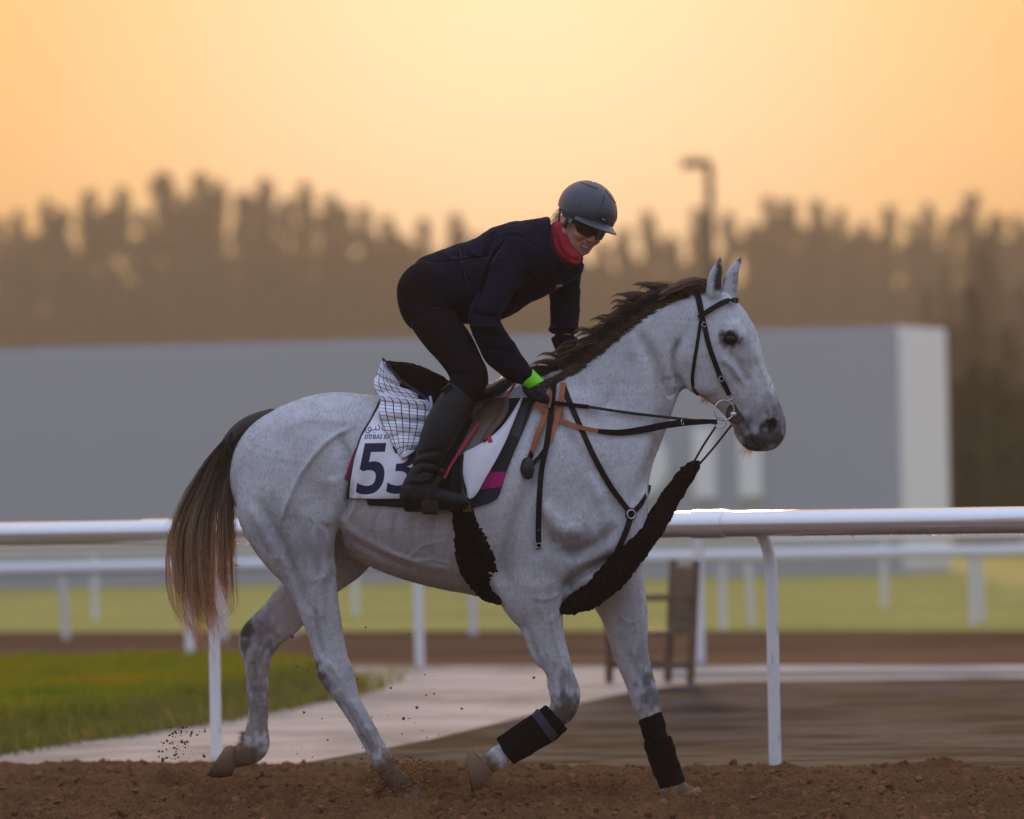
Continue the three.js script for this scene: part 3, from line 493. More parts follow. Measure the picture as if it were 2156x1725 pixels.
{
  const H = HZ;
  H.chain([cir(632, 1003, 149, .235), cir(700, 985, 158, .265), cir(790, 1008, 172, .27), cir(880, 1034, 186, .285), cir(960, 1045, 198, .29), cir(1040, 1048, 210, .275), cir(1110, 1052, 222, .235), cir(1150, 1072, 204, .215), cir(1178, 1088, 184, .195)], .02, 6);
  H.chain([sec(1110, 800, 1340, 1130, .16), sec(1150, 796, 1365, 1100, .155), sec(1219, 757, 1369, 1003, .115), sec(1283, 712, 1392, 930, .095), sec(1340, 666, 1407, 875, .085), sec(1392, 632, 1428, 815, .078), cir(1447, 695, 74, .078)], .06, 6);
  H.carve([[1427, 833], [1417, 864], [1407, 890], [1397, 920], [1384, 951], [1374, 977], [1368, 1003], [1364, 1032], [1362, 1064], [1361, 1090], [1360, 1150], [1352, 1185], [1500, 1185], [1640, 1000], [1560, 760], [1470, 780]], .05);
  H.chain([cir(1482, 672, 56, .075), cir(1502, 716, 79, .098), cir(1516, 760, 88, .094), sec(1606, 757, 1478, 832, .080), sec(1623, 797, 1512, 858, .068), sec(1640, 840, 1534, 884, .060), cir(1602, 895, 53, .057), cir(1610, 905, 46, .052)], .035, 6);
  H.chain([cir(1514, 652, 39, .060), cir(1532, 681, 46, .072), cir(1546, 716, 49, .076), cir(1552, 745, 48, .07)], .025, 4);
  H.carve([[1553, 912], [1539, 894], [1522, 875], [1506, 856], [1484, 838], [1463, 829], [1444, 819], [1436, 822], [1420, 862], [1410, 900], [1450, 960], [1540, 950]], .014);
  H.chain([cir(1570, 905, 24, .04), cir(1583, 924, 24, .036), cir(1596, 928, 16, .03)], .02, 3);  // lower lip
  H.chain(legFH, .035); H.chain(legFF, .05); H.chain(legNH, .045); H.chain(legNF, .045);
  // breast, point of shoulder, elbow, buttock, stifle, cheek, brow, ears
  H.chain([cir(1300, 1120, 62, .10, .07), cir(1285, 1190, 55, .08, .06)], .06, 3); H.chain([cir(1300, 1120, 62, .10, -.07), cir(1285, 1190, 55, .08, -.06)], .06, 3);
  H.chain([cir(1210, 930, 95, .05, .105), cir(1255, 1040, 95, .055, .115), cir(1260, 1100, 70, .05, .125)], .06, 3);
  H.chain([cir(1120, 1120, 95, .06, .135), cir(1110, 1200, 70, .05, .14)], .06, 3);
  H.chain([cir(690, 1090, 45, .05, .185), cir(670, 1120, 40, .04, .185)], .05, 3);
  H.soften(3);
  H.chain([cir(1470, 752, 50, .035, .062), cir(1480, 790, 42, .03, .055)], .02, 3);
  H.chain([cir(1470, 752, 50, .035, -.062), cir(1480, 790, 42, .03, -.055)], .02, 3);
  H.chain([cir(1543, 700, 22, .03, .075), cir(1552, 706, 16, .024, .082)], .025, 3); H.chain([cir(1566, 690, 22, .03, -.075), cir(1580, 706, 18, .02, -.082)], .025, 3);
  const ear = (z, k) => { H.chain([cir(1503 + k * 33, 617, 16, .022, z), cir(1505 + k * 34, 590, 15, .020, z), cir(1510 + k * 36, 568, 11, .015, z), cir(1515 + k * 41, 552, 5.5, .009, z), cir(1518 + k * 43, 541, 1.8, .004, z)], .012, 4); };
  ear(.048, 0); ear(-.052, 1);
  H.chain([cir(1511, 607, 5, .014, .066), cir(1515, 585, 6.5, .014, .064), cir(1518, 566, 4, .01, .060), cir(1519, 553, 1.5, .006, .056)], -.006, 3);
  // nostrils, mouth, eye sockets, throat
  H.chain([cir(1619, 902, 15, .042, .062), cir(1629, 892, 13, .038, .056)], -.008, 3); H.chain([cir(1632, 897, 12, .020, -.062)], -.012, 1);
  H.crease([[1603, 905], [1606, 885], [1622, 878], [1640, 886], [1641, 902]], .009, .006); 
  H.crease([[1556, 876], [1568, 893], [1578, 915], [1588, 940]], .008, -.018, 0);
  H.chain([cir(1539, 714, 12, .018, .108)], -.01, 1); H.chain([cir(1572, 712, 10, .016, -.104)], -.01, 1);
  H.crease([[1520, 704], [1530, 698], [1544, 698], [1556, 708]], .008, .011); H.crease([[1522, 716], [1532, 728], [1548, 727], [1556, 716]], .006, .004);
  const relief = 1.85, crease0 = H.crease.bind(H), line = (p, r, amp, s = 1) => crease0(p, r, amp * relief, s);
  // modelling of the near side
  line([[1432, 715], [1420, 745], [1421, 780], [1438, 812]], .011, -.016);
  line([[1520, 752], [1545, 775], [1562, 800]], .012, .007); line([[1535, 735], [1560, 770], [1580, 805]], .012, -.006);
  line([[1590, 735], [1612, 790], [1630, 840]], .010, .004);
  line([[1345, 700], [1385, 780], [1395, 860], [1375, 960], [1340, 1050]], .022, -.016);
  line([[1330, 740], [1300, 830], [1230, 900]], .035, -.010);
  line([[1150, 840], [1215, 940], [1280, 1040], [1310, 1100]], .028, -.012);
  line([[1190, 880], [1240, 980], [1275, 1060]], .03, .010);
  line([[1135, 900], [1120, 1000], [1085, 1100], [1062, 1180], [1060, 1235]], .026, -.018);
  line([[1300, 1105], [1250, 1150], [1190, 1165], [1150, 1120]], .026, -.013); line([[1140, 1060], [1180, 1110], [1230, 1120]], .03, .012);
  line([[1185, 1245], [1215, 1215], [1260, 1190], [1300, 1170]], .018, -.02); line([[1080, 1215], [1120, 1235], [1170, 1225]], .022, .002);
  line([[1100, 1300], [1130, 1380], [1160, 1440]], .012, -.006); line([[1160, 1290], [1175, 1360], [1195, 1420]], .012, .004);
  line([[742, 900], [690, 930], [640, 990], [610, 1050], [590, 1110]], .010, .0075); line([[752, 908], [706, 945], [660, 1005], [632, 1070], [612, 1130]], .026, -.0025);
  line([[715, 920], [745, 1000], [730, 1080], [714, 1110], [712, 1180]], .018, -.015); line([[700, 1000], [705, 1060], [690, 1110]], .03, .010);
  line([[716, 1100], [735, 1085], [750, 1040], [745, 980]], .015, .010);
  line([[520, 1060], [560, 1130], [590, 1190]], .02, .006); line([[545, 1050], [590, 1130], [620, 1200], [650, 1290]], .018, -.010);
  line([[700, 1200], [690, 1260], [690, 1330]], .014, -.006); line([[664, 1285], [672, 1340], [682, 1385]], .009, -.008); line([[690, 1395], [705, 1410], [715, 1435]], .01, .005); line([[725, 1480], [752, 1530], [785, 1590]], .006, -.007); line([[736, 1470], [768, 1525], [800, 1585]], .007, .004);
  line([[588, 905], [640, 880], [700, 880], [760, 890]], .03, .006);
  for (let i = 0; i < 6; i++) line([[800 + i * 38, 1070 + i * 6], [790 + i * 40, 1120 + i * 8], [796 + i * 41, 1165 + i * 10]], .012, -.0028);
  line([[728, 1110], [790, 1150], [870, 1185], [960, 1200]], .016, .004); line([[740, 1135], [800, 1168], [880, 1200]], .014, -.004);
  for (let i = 0; i < 5; i++) line([[1424 - i * 7, 788 + i * 2], [1426 - i * 6, 806 + i * 3], [1434 - i * 5, 822 + i * 4]], .0045, -.006);
  for (const q of [[[1395, 905], [1375, 960], [1362, 1010], [1350, 1070]], [[1130, 1270], [1150, 1310], [1148, 1360], [1165, 1400]], [[1180, 1250], [1150, 1262], [1120, 1258]], [[1160, 1300], [1172, 1340], [1180, 1390]], [[690, 1210], [670, 1240], [680, 1290], [700, 1330]], [[704, 1225], [685, 1215], [660, 1222], [640, 1205]], [[690, 1290], [664, 1300], [650, 1290]], [[800, 1150], [860, 1178], [920, 1180], [960, 1195]], [[860, 1178], [890, 1150], [930, 1140]], [[1240, 1110], [1215, 1090], [1190, 1096], [1160, 1085]], [[1520, 770], [1535, 800], [1550, 815], [1570, 850]], [[1545, 760], [1556, 790], [1575, 815]], [[640, 1080], [665, 1100], [690, 1135], [695, 1170]], [[1350, 1275], [1335, 1300], [1340, 1340], [1325, 1380]], [[1300, 1290], [1320, 1310], [1345, 1305]]]) line(q, .0065, .0019, q[0][0] > 1290 && q[0][1] > 1250 ? -1 : 1);
  line([[540, 1310], [566, 1330], [590, 1350]], .014, -.006, -1); line([[535, 1390], [540, 1440], [543, 1520]], .008, -.006, -1);
}
const onHorse = (u, v, off = 0, side = 1) => { let z = .15 * side; for (let i = 0; i < 3; i++) { const p = at(u, v, z), s = HZ.surf(p.x, p.y, side); if (s === null) break; z = s; } return at(u, v, z + off * side); };
const horse = thing('horse', 'grey horse trotting to the right under its rider', 'horse', at(950, 1690));
const horseAt = horse.position;
{
  const g = HZ.mesh();
  displace(g, (x, y, z) => .0022 * (fbm(x * 26, y * 26, z * 26, 2) - .5) + .0016 * (fbm(x * 90, y * 70, z * 80, 2) - .5));
  // coat: pale grey with darker muzzle, eye rims, knees, hocks, ear edges; brown sand dried on the lower legs
  const spots = [ // u, v, radius, strength, z side
    [1626, 912, 38, .95], [1590, 936, 38, .98], [1623, 898, 20, 1], [1626, 894, 14, 1], [1614, 866, 38, .4], [1640, 880, 30, .7], [1640, 900, 22, .8], [1600, 880, 34, .5], [1566, 900, 26, .75], [1575, 850, 26, .3], [1539, 714, 19, 1], [1524, 706, 13, .8], [1553, 718, 11, .8], [1562, 735, 18, .32], [1570, 760, 20, .25], [1575, 712, 26, .9, -1], [1518, 545, 9, .9], [1561, 545, 9, .9], [1517, 560, 10, 1], [1517, 570, 12, 1], [1516, 580, 13, 1], [1515, 590, 13, 1], [1513, 602, 12, 1], [1558, 575, 8, .5], [1555, 592, 9, .55], [1550, 608, 9, .5], [1470, 655, 12, .12],
    [1198, 1478, 28, .85], [1188, 1500, 26, .95], [1195, 1430, 32, .55], [1170, 1380, 30, .14], [1205, 1505, 16, .8], [1368, 1425, 30, .8, -1], [1376, 1472, 28, .75, -1], [1358, 1385, 30, .5, -1], [1345, 1330, 30, .12, -1], [1340, 1445, 10, .5, -1],
    [512, 1330, 20, .95, -1], [512, 1360, 15, .8, -1], [545, 1318, 30, .45, -1], [562, 1360, 20, .6, -1], [535, 1385, 24, .35, -1], [530, 1440, 34, .35, -1],
    [662, 1400, 17, .9], [672, 1422, 15, .85], [690, 1440, 17, .6], [712, 1480, 20, .35], [740, 1420, 14, .2],
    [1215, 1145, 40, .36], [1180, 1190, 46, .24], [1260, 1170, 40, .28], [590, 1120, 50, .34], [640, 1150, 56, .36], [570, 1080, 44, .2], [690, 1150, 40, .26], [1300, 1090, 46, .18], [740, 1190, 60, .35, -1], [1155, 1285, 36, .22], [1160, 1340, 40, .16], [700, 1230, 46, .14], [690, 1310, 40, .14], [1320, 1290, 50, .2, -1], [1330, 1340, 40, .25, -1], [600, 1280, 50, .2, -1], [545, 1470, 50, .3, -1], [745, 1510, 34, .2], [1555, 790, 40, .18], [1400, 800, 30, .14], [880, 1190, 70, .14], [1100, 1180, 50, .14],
  ].map(([u, v, r, s, side]) => { const p = at(u, v, .1); return [p.x, p.y, M(r), s, side || 0]; });
  const mud = [[legFH[10], .11, .55], [legFH[11], .09, .6], [legFH[8], .08, .4], [legFH[6], .06, .5], [legNH[12], .09, .45], [legNH[13], .09, .6], [legNF[8], .06, .5], [legFF[8], .05, .3], [legNH[14], .11], [legNH[16], .12], [legFH[13], .075], [legFH[14], .10], [legNF[13], .05], [legNF[14], .09], [legFF[13], .07], [legFF[14], .09]].map(([s, r, w = 1]) => [V(s[0], s[1], s[4]), r, w]);
  const throat = at(1424, 805, .08);
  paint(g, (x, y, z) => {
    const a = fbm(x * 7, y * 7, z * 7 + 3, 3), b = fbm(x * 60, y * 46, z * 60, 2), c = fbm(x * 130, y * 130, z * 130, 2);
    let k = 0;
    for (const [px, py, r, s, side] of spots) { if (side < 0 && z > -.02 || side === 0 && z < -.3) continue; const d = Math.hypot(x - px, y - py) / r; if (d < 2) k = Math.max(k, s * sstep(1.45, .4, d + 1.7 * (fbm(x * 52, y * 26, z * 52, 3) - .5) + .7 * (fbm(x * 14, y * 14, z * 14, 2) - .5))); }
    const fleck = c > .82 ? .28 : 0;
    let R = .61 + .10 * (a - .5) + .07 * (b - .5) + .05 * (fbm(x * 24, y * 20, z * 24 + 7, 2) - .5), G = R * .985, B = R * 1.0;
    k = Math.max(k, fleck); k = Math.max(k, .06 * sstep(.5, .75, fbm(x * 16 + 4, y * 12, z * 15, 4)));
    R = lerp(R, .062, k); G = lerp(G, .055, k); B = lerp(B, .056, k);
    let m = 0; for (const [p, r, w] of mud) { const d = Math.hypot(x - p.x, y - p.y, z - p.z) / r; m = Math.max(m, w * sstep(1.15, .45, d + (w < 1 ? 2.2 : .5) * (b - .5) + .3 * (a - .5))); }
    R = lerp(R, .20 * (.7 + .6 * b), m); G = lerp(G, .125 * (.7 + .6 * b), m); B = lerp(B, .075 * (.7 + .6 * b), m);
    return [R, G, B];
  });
  uvXY(g, 3);
  const coatTex = dataTex(512, (x, y) => grey(.82 + .28 * (tileNoise(x * 10 % 1, y, 20, 3, 2) - .5) + .12 * (tileNoise(x, y, 14, 5, 5) - .5)));
  const coat = phy(C(1.18, 1.18, 1.18), .62, { map: rep(coatTex, 1.6, 1.6), vertexColors: true, bumpMap: rep(hairBump, 2.4, 2.4), bumpScale: .0035, sheen: .3, sheenColor: C(1, .95, .9), sheenRoughness: .45, specularIntensity: .3 });
  // short hair over the whole coat, lying down and back
  const fuzz = [], P = g.attributes.position, Nn = g.attributes.normal, Cc = g.attributes.color, ix = g.index.array, nt = ix.length / 3;
  for (let i = 0; i < 90000; i++) { const t = Math.floor(rnd() * nt) * 3, A = ix[t], n = V(Nn.getX(A), Nn.getY(A), Nn.getZ(A)), o = V(P.getX(A), P.getY(A), P.getZ(A)); if (n.z < -.45) continue; const q = ix[t + 1], w = rnd(); o.lerp(V(P.getX(q), P.getY(q), P.getZ(q)), w); const l = rr(.004, .009), d = V(-.35 + gauss() * .3, -1 + gauss() * .2, gauss() * .3); d.addScaledVector(n, -d.dot(n)).normalize(); const e = o.clone().addScaledVector(d, l).addScaledVector(n, l * rr(.25, .6)), m = o.clone().addScaledVector(d, l * .45).addScaledVector(n, l * .28), k = rr(.85, 1.2), cl = [Cc.getX(A) * k, Cc.getY(A) * k, Cc.getZ(A) * k]; fuzz.push({ p: [o.addScaledVector(n, -.0005), m, e], r: rr(.00028, .00045), c0: cl, c1: cl, w: rnd() * 6 }); }
  const fz = part(horse, 'coat_hair', local(strands(fuzz), horseAt), phy(C(1, 1, 1), .7, { vertexColors: true, transmission: .5, thickness: 0, specularIntensity: .3 })); fz.userData.kind = 'stuff';
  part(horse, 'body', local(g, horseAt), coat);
  // hooves, horn-brown with dried sand
  const horn = new THREE.MeshPhysicalMaterial({ color: C(.23, .145, .088), roughness: .9, side: THREE.DoubleSide, specularIntensity: .3, bumpMap: rep(fineBump, 3), bumpScale: .003 });
  // hoof wall from coronet to sole: toe along +x, sole at y = 0
  const hoof = (u, v, z, tx, ty, scale) => {
    const N = 40, K = 10, pos = [], tri = [], X = V(tx, ty, 0).normalize(), Y = V(-X.y, X.x, 0), o = at(u, v, z); const Z = X.clone().cross(Y);
    const put = (x, y, w) => { const p = o.clone().addScaledVector(X, x * scale).addScaledVector(Y, y * scale).addScaledVector(Z, w * scale); pos.push(p.x, p.y, p.z); };
    for (let k = 0; k <= K; k++) for (let i = 0; i < N; i++) { const a = i / N * 2 * Math.PI, c = Math.cos(a), s = Math.sin(a), t = k / K, back = c < -.55 ? (c + .55) * .03 : 0, gx = .066 * c - back * .8, gz = .060 * s, cx = -.030 + .046 * c - back * .4, cz = .047 * s, h = .052 + .026 * c, ring = 1 + .012 * Math.sin(t * 26 + c) + (t > .93 ? .05 : 0); put(lerp(gx, cx, t) * ring + (c > 0 ? .010 * c * Math.sin(t * Math.PI) : .006 * c * Math.sin(t * Math.PI)), h * t, lerp(gz, cz, t) * ring * (1 + .10 * Math.sin(t * Math.PI))); }
    put(-.004, .012, 0); put(-.03, .062, 0); const b = N * (K + 1);
    for (let k = 0; k < K; k++) for (let i = 0; i < N; i++) { const p = k * N + i, q = k * N + (i + 1) % N; tri.push(p, p + N, q, q, p + N, q + N); }
    for (let i = 0; i < N; i++) { tri.push(b, i, (i + 1) % N, b + 1, K * N + (i + 1) % N, K * N + i); }
    const g = new THREE.BufferGeometry(); g.setAttribute('position', new THREE.Float32BufferAttribute(pos, 3)); g.setIndex(tri); g.computeVertexNormals();
    part(horse, 'hoof', local(uvXY(g, 6), horseAt), horn);
  };
  hoof(457, 1600, -.125, -.55, -.83, 1.10); hoof(987, 1627, .115, .14, -.98, 1.16); hoof(1460, 1697, -.10, 1, -.08, .95); hoof(866, 1690, .12, .96, -.25, .92);
  // eyes
  const eyeMat = phy(C(.010, .006, .005), .16, { specularIntensity: .55 });
  for (const [u, v, z] of [[1539, 714, .096], [1572, 712, -.09]]) { const g = new THREE.SphereGeometry(.0245, 24, 18); g.scale(1.12, .86, .75); g.rotateZ(-.12); const p = at(u, v, z); g.translate(p.x, p.y, p.z); part(horse, 'eye', local(g, horseAt), eyeMat); }
  // hair
  const hairMat = phy(C(1, 1, 1), .5, { vertexColors: true, transmission: .55, thickness: 0, specularIntensity: .5 });
  const bez = (P, n) => new THREE.CatmullRomCurve3(P).getPoints(n);
  const dark = () => { const k = rr(.6, 1.5); return [.060 * k, .041 * k, .032 * k]; }, brown = () => { const k = rr(.7, 1.3); return [.34 * k, .19 * k, .105 * k]; }, pale = () => { const k = rr(.75, 1.2); return [.86 * k, .60 * k, .36 * k]; };
  // tail: locks from the dock, dark at the root and straw-pale at the ends
  const tail = [], guides = [];
  const dockPath = [[556, 872], [520, 886], [494, 905], [474, 930], [460, 962]];
  for (let i = 0; i < 58; i++) {
    const q = rnd(), s = Math.pow(rnd(), .7), z0 = gauss() * .018, zz = gauss() * .055, k = dockPath.length - 1, di = Math.min(k - .001, q * k), a = dockPath[Math.floor(di)], b = dockPath[Math.ceil(di)], f = di % 1, ru = lerp(a[0], b[0], f), rv = lerp(a[1], b[1], f) + gauss() * 5;
    // across position w: 0 outer (left) edge, 1 inner (right) edge
    const w = clamp(.5 + gauss() * .42, 0, 1), endV = lerp(1255, 1385, rnd()) - 60 * Math.pow(Math.abs(w - .45) * 2, 2), curl = Math.max(0, w - .35) * rr(0, 1);
    const P = [at(ru, rv, z0), at(lerp(lerp(430, 500, w), ru, .2), 960 + rr(-6, 6), z0 + zz * .3), at(lerp(382, 488, w), 1050 + rr(-6, 6), zz * .7), at(lerp(350, 490, w), 1130 + rr(-8, 8), zz), at(lerp(354, 492, w) + rr(-5, 5), lerp(1130, endV, .45) + 30, zz * 1.1), at(lerp(372, 490, w) + curl * 30 + rr(-7, 7), lerp(1130, endV, .8) + 10, zz * 1.05), at(lerp(432, 462, w) + curl * 76 + rr(-10, 14), endV, zz)];
    guides.push(P);
  }
  for (const G of guides) { const n = 46, tone = rnd(); for (let i = 0; i < n; i++) { const o = V(gauss() * .0065, gauss() * .004, gauss() * .008), sp = rr(.4, 1.7), cut = rr(.52, 1.03); const P = G.map((p, k) => p.clone().addScaledVector(o, (.5 + k * .55) * sp)); const pts = bez(P, 16).map((p, k) => p.add(V(.0022 * Math.sin(k * .9 + i), 0, .0022 * Math.cos(k * 1.1 + i * 2)))).slice(0, Math.max(6, Math.round(17 * cut))); const d0 = dark(), p0 = rnd() < .5 + .5 * tone ? pale() : brown(); tail.push({ p: pts, r: rr(.0006, .0011), c0: d0, c1: p0, w: rnd() * 6, mix: (q) => sstep(.14, .80, q) }); } }
  part(horse, 'tail', local(strands(tail), horseAt), hairMat, 'long tail, dark at the root and straw-pale at the ends');
  { const F = new Field([-1.25, 1.25, -.1], [-.85, 1.62, .1], .006); F.chain([cir(572, 884, 24, .032), cir(530, 890, 17, .026), cir(498, 910, 15, .023), cir(474, 940, 12, .02), cir(456, 978, 7, .014)], .01, 4); part(horse, 'dock', local(F.mesh(), horseAt), std(C(.055, .043, .037), .9)); }
  // mane: locks rooted along the crest, blown back
  const mane = [], crest = [[1150, 806], [1180, 790], [1219, 770], [1262, 738], [1300, 706], [1340, 672], [1372, 648], [1402, 629], [1440, 616], [1470, 608], [1494, 600]].map(([u, v]) => V(u, v, 0)), cc = new THREE.CatmullRomCurve3(crest);
  for (let i = 0; i < 88; i++) {
    const t = Math.pow((i + rnd()) / 88, .92), r = cc.getPoint(t), top = t > .80, len = top ? rr(58, 84) : lerp(rr(62, 96), rr(54, 82), t), lift = top ? rr(-4, 12) : rr(-24, 24), zr = rr(.0, .03), side = rr(-.01, .055);
    const P = top ? [at(r.x, r.y + 4, zr), at(r.x - len * .25, r.y - 9, zr + side * .5), at(r.x - len * .55, r.y - 4 - lift * .4, zr + side), at(r.x - len * .82, r.y + 8 - lift, zr + side), at(r.x - len, r.y + 14 - lift, zr + side)] : [at(r.x, r.y + 4, zr), at(r.x - len * .25, r.y - 10, zr + side * .5), at(r.x - len * .52, r.y - 14 - lift * .4, zr + side), at(r.x - len * .8, r.y - 10 - lift * .85, zr + side), at(r.x - len, r.y - 2 - lift + rr(-6, 8), zr + side)];
    const n = 44; for (let k = 0; k < n; k++) { const o = V(gauss() * .010, gauss() * .008, gauss() * .010), sp = rr(.5, 1.6), Q = P.map((p, m) => p.clone().addScaledVector(o, m === 0 ? 2.1 : (1.25 - .27 * m) * 1.3 * sp)); const pts = bez(Q, 10).slice(0, Math.round(lerp(8, 12, rnd()))); const light = top ? rnd() < .62 : rnd() < .16; mane.push({ p: pts, r: rr(.0006, .0011), c0: top && light ? brown() : dark(), c1: light ? pale() : brown(), w: rnd() * 6, mix: (q) => sstep(.25, 1.1, q) }); }
  }
  // short hair laid over the near side of the crest
  for (let i = 0; i < 1500; i++) { const t = rnd() * .84, r = cc.getPoint(t), p = at(r.x + gauss() * 4, r.y + rr(-4, 16), .02), s = HZ.surf(p.x, p.y) ?? .02; const len = rr(26, 52), q = onHorse(r.x - len * .5 + gauss() * 4, r.y + rr(8, 16), .008), e = at(r.x - len, r.y + rr(6, 26), (q.z || .03) + rr(.0, .02)); mane.push({ p: bez([V(p.x, p.y, s + .002), q, e], 7), r: rr(.0006, .001), c0: dark(), c1: rnd() < .2 ? pale() : brown(), w: rnd() * 6, mix: (k) => k * .8 }); }
  part(horse, 'mane', local(strands(mane), horseAt), hairMat, 'dark brown mane blown back along the crest');
  const beard = [], tuft = (u, v, z, n, du, dv, len, c, spread = 6) => { for (let i = 0; i < n; i++) { const a = at(u + gauss() * spread, v + gauss() * spread * .35, z + gauss() * .012), l = len * rr(.4, 1), x = du + gauss() * .35, y = dv + gauss() * .3; const b = a.clone().add(V(M(x * l * .5), -M(y * l * .5), gauss() * .003)), e = a.clone().add(V(M(x * l + gauss() * 3), -M(y * l * .9), gauss() * .006)); beard.push({ p: bez([a, b, e], 5), r: rr(.0004, .0007), c0: c(), c1: c(), w: rnd() * 6 }); } };
  tuft(1580, 938, 0, 80, -.5, 1, 30, pale, 16); tuft(1490, 838, .01, 90, -.5, .9, 17, pale, 12); tuft(1646, 918, 0, 30, .6, .8, 12, pale, 7); for (let i = 0; i < 9; i++) tuft(518 - i * 1.2, 1545 + i * 3.4, -.115 - .01 * (i % 3), 26, -.75, -.45 + i * .07, 18, brown, 2.5); tuft(1040, 1584, .115, 110, -.55, -.55, 11, brown, 5); tuft(1554, 912, 0, 40, -.8, .3, 9, pale, 8); tuft(1410, 1668, -.1, 60, -.3, .9, 14, brown, 4);
  part(horse, 'whiskers', local(strands(beard), horseAt), hairMat);
}

// ---------------------------------------------------------------- what the horse wears
const black = phy(C(.006, .005, .005), .45, { specularIntensity: .22, bumpMap: rep(leatherBump, 30), bumpScale: .0006 });
const tanLeather = phy(C(.40, .115, .03), .5, { bumpMap: rep(leatherBump, 30), bumpScale: .0006 });
const brownLeather = phy(C(.10, .055, .03), .36, { bumpMap: rep(leatherBump, 14), bumpScale: .001, clearcoat: .15, clearcoatRoughness: .4 });
const steel = std(C(.62, .60, .58), .28, { metalness: 1 });
const fleece = phy(C(.008, .006, .006), 1, { sheen: .1, sheenColor: C(.6, .4, .3), sheenRoughness: .6, specularIntensity: .08 });
const strapOn = (pts, w, off = .006, th = .004) => { const P = pts.map(([u, v, z]) => z === undefined ? onHorse(u, v, off) : at(u, v, z)); const N = P.map((p) => { const e = .012, s = (x, y) => HZ.surf(x, y); const a = s(p.x - e, p.y), b = s(p.x + e, p.y), c = s(p.x, p.y - e), d = s(p.x, p.y + e); return a === null || b === null || c === null || d === null ? V(0, 0, 1) : V(-(b - a) / (2 * e), -(d - c) / (2 * e), 1).clampLength(0, 1.8).normalize(); }); return ribbon(P, M(w), th, { normals: N }); };
const placeOn = (off) => (u, v) => onHorse(u, v, off);
{ // bandages on the forelegs
  const wrap = (label, S, S2, z) => {
    const base = V(S[S.length - 1][0], S[S.length - 1][1], z), T = thing('leg_wrap', label, 'leg wrap', base, 'black leg wraps on the forelegs');
    const lo = [Math.min(...S.concat(S2).map((s) => s[0])) - .09, Math.min(...S.concat(S2).map((s) => s[1])) - .09, z - .1], hi = [Math.max(...S.concat(S2).map((s) => s[0])) + .09, Math.max(...S.concat(S2).map((s) => s[1])) + .09, z + .1];
    const mk = (n, s, cuts) => { const F = new Field(lo, hi, .0042); F.chain(s, .004, 4); for (const [u, v, u2, v2, fl] of cuts) { const a = at(u, v, z), b = at(u2, v2, z), nx = b.y - a.y, ny = -(b.x - a.x), l = Math.hypot(nx, ny); F.add((x, y) => -fl * ((x - a.x) * nx + (y - a.y) * ny) / l, lo, hi, .01, true); } part(T, n, uvXY(local(displace(F.mesh(), (x, y, q) => .004 * (fbm(x * 60, y * 60, q * 60, 2) - .5) + .004 * Math.sin((x * .5 - y) * 90 + 9 * fbm(x * 8, y * 8, q * 8, 2)) * .35), base), 8), fleece); };
    return [T, mk];
  };
  let z = .115, [T, mk] = wrap('black wrap round the raised near foreleg', [cir(1178, 1503, 34, .045, z), cir(1148, 1528, 37, .047, z), cir(1120, 1545, 35, .045, z), cir(1088, 1567, 34, .044, z), cir(1058, 1586, 32, .042, z)], [], z);
  mk('padding', [cir(1186, 1498, 34, .045, z), cir(1150, 1527, 36, .047, z), cir(1120, 1546, 35, .045, z), cir(1088, 1567, 34, .044, z), cir(1050, 1590, 32, .042, z)], [[1153, 1486, 1194, 1532, -1], [1045, 1558, 1076, 1604, 1]]);
  const st = (n, u1, v1, u2, v2, m) => part(T, n, local(ribbon([at(u1 - 2, v1 - 2, z), at(u1, v1, z + .035), at((u1 + u2) / 2, (v1 + v2) / 2, z + .051), at(u2, v2, z + .035), at(u2 + 2, v2 + 2, z)], .035, .004, { normals: [V(-.6, .5, -.3), V(-.4, .4, 1), V(0, 0, 1), V(.4, -.4, 1), V(.6, -.5, -.3)] }), T.position), m);
  st('fastening', 1128, 1502, 1166, 1552, std(C(.03, .027, .045), .8));
  z = -.10; const far = wrap('black wrap round the far foreleg set on the sand', [cir(1370, 1512, 27, .04, z), cir(1376, 1535, 27, .04, z)], [cir(1386, 1560, 30, .042, z), cir(1398, 1605, 30, .042, z), cir(1416, 1650, 27, .04, z)], z);
  far[1]('cuff', [cir(1364, 1490, 26, .04, z), cir(1372, 1520, 27, .041, z), cir(1382, 1556, 25, .04, z)], [[1340, 1519, 1398, 1494, -1], [1350, 1572, 1418, 1552, 1]]);
  far[1]('padding', [cir(1378, 1540, 29, .042, z), cir(1386, 1565, 31, .043, z), cir(1400, 1610, 30, .042, z), cir(1413, 1645, 28, .04, z), cir(1424, 1680, 24, .036, z)], [[1350, 1560, 1420, 1546, -1], [1380, 1664, 1445, 1646, 1]]);
}
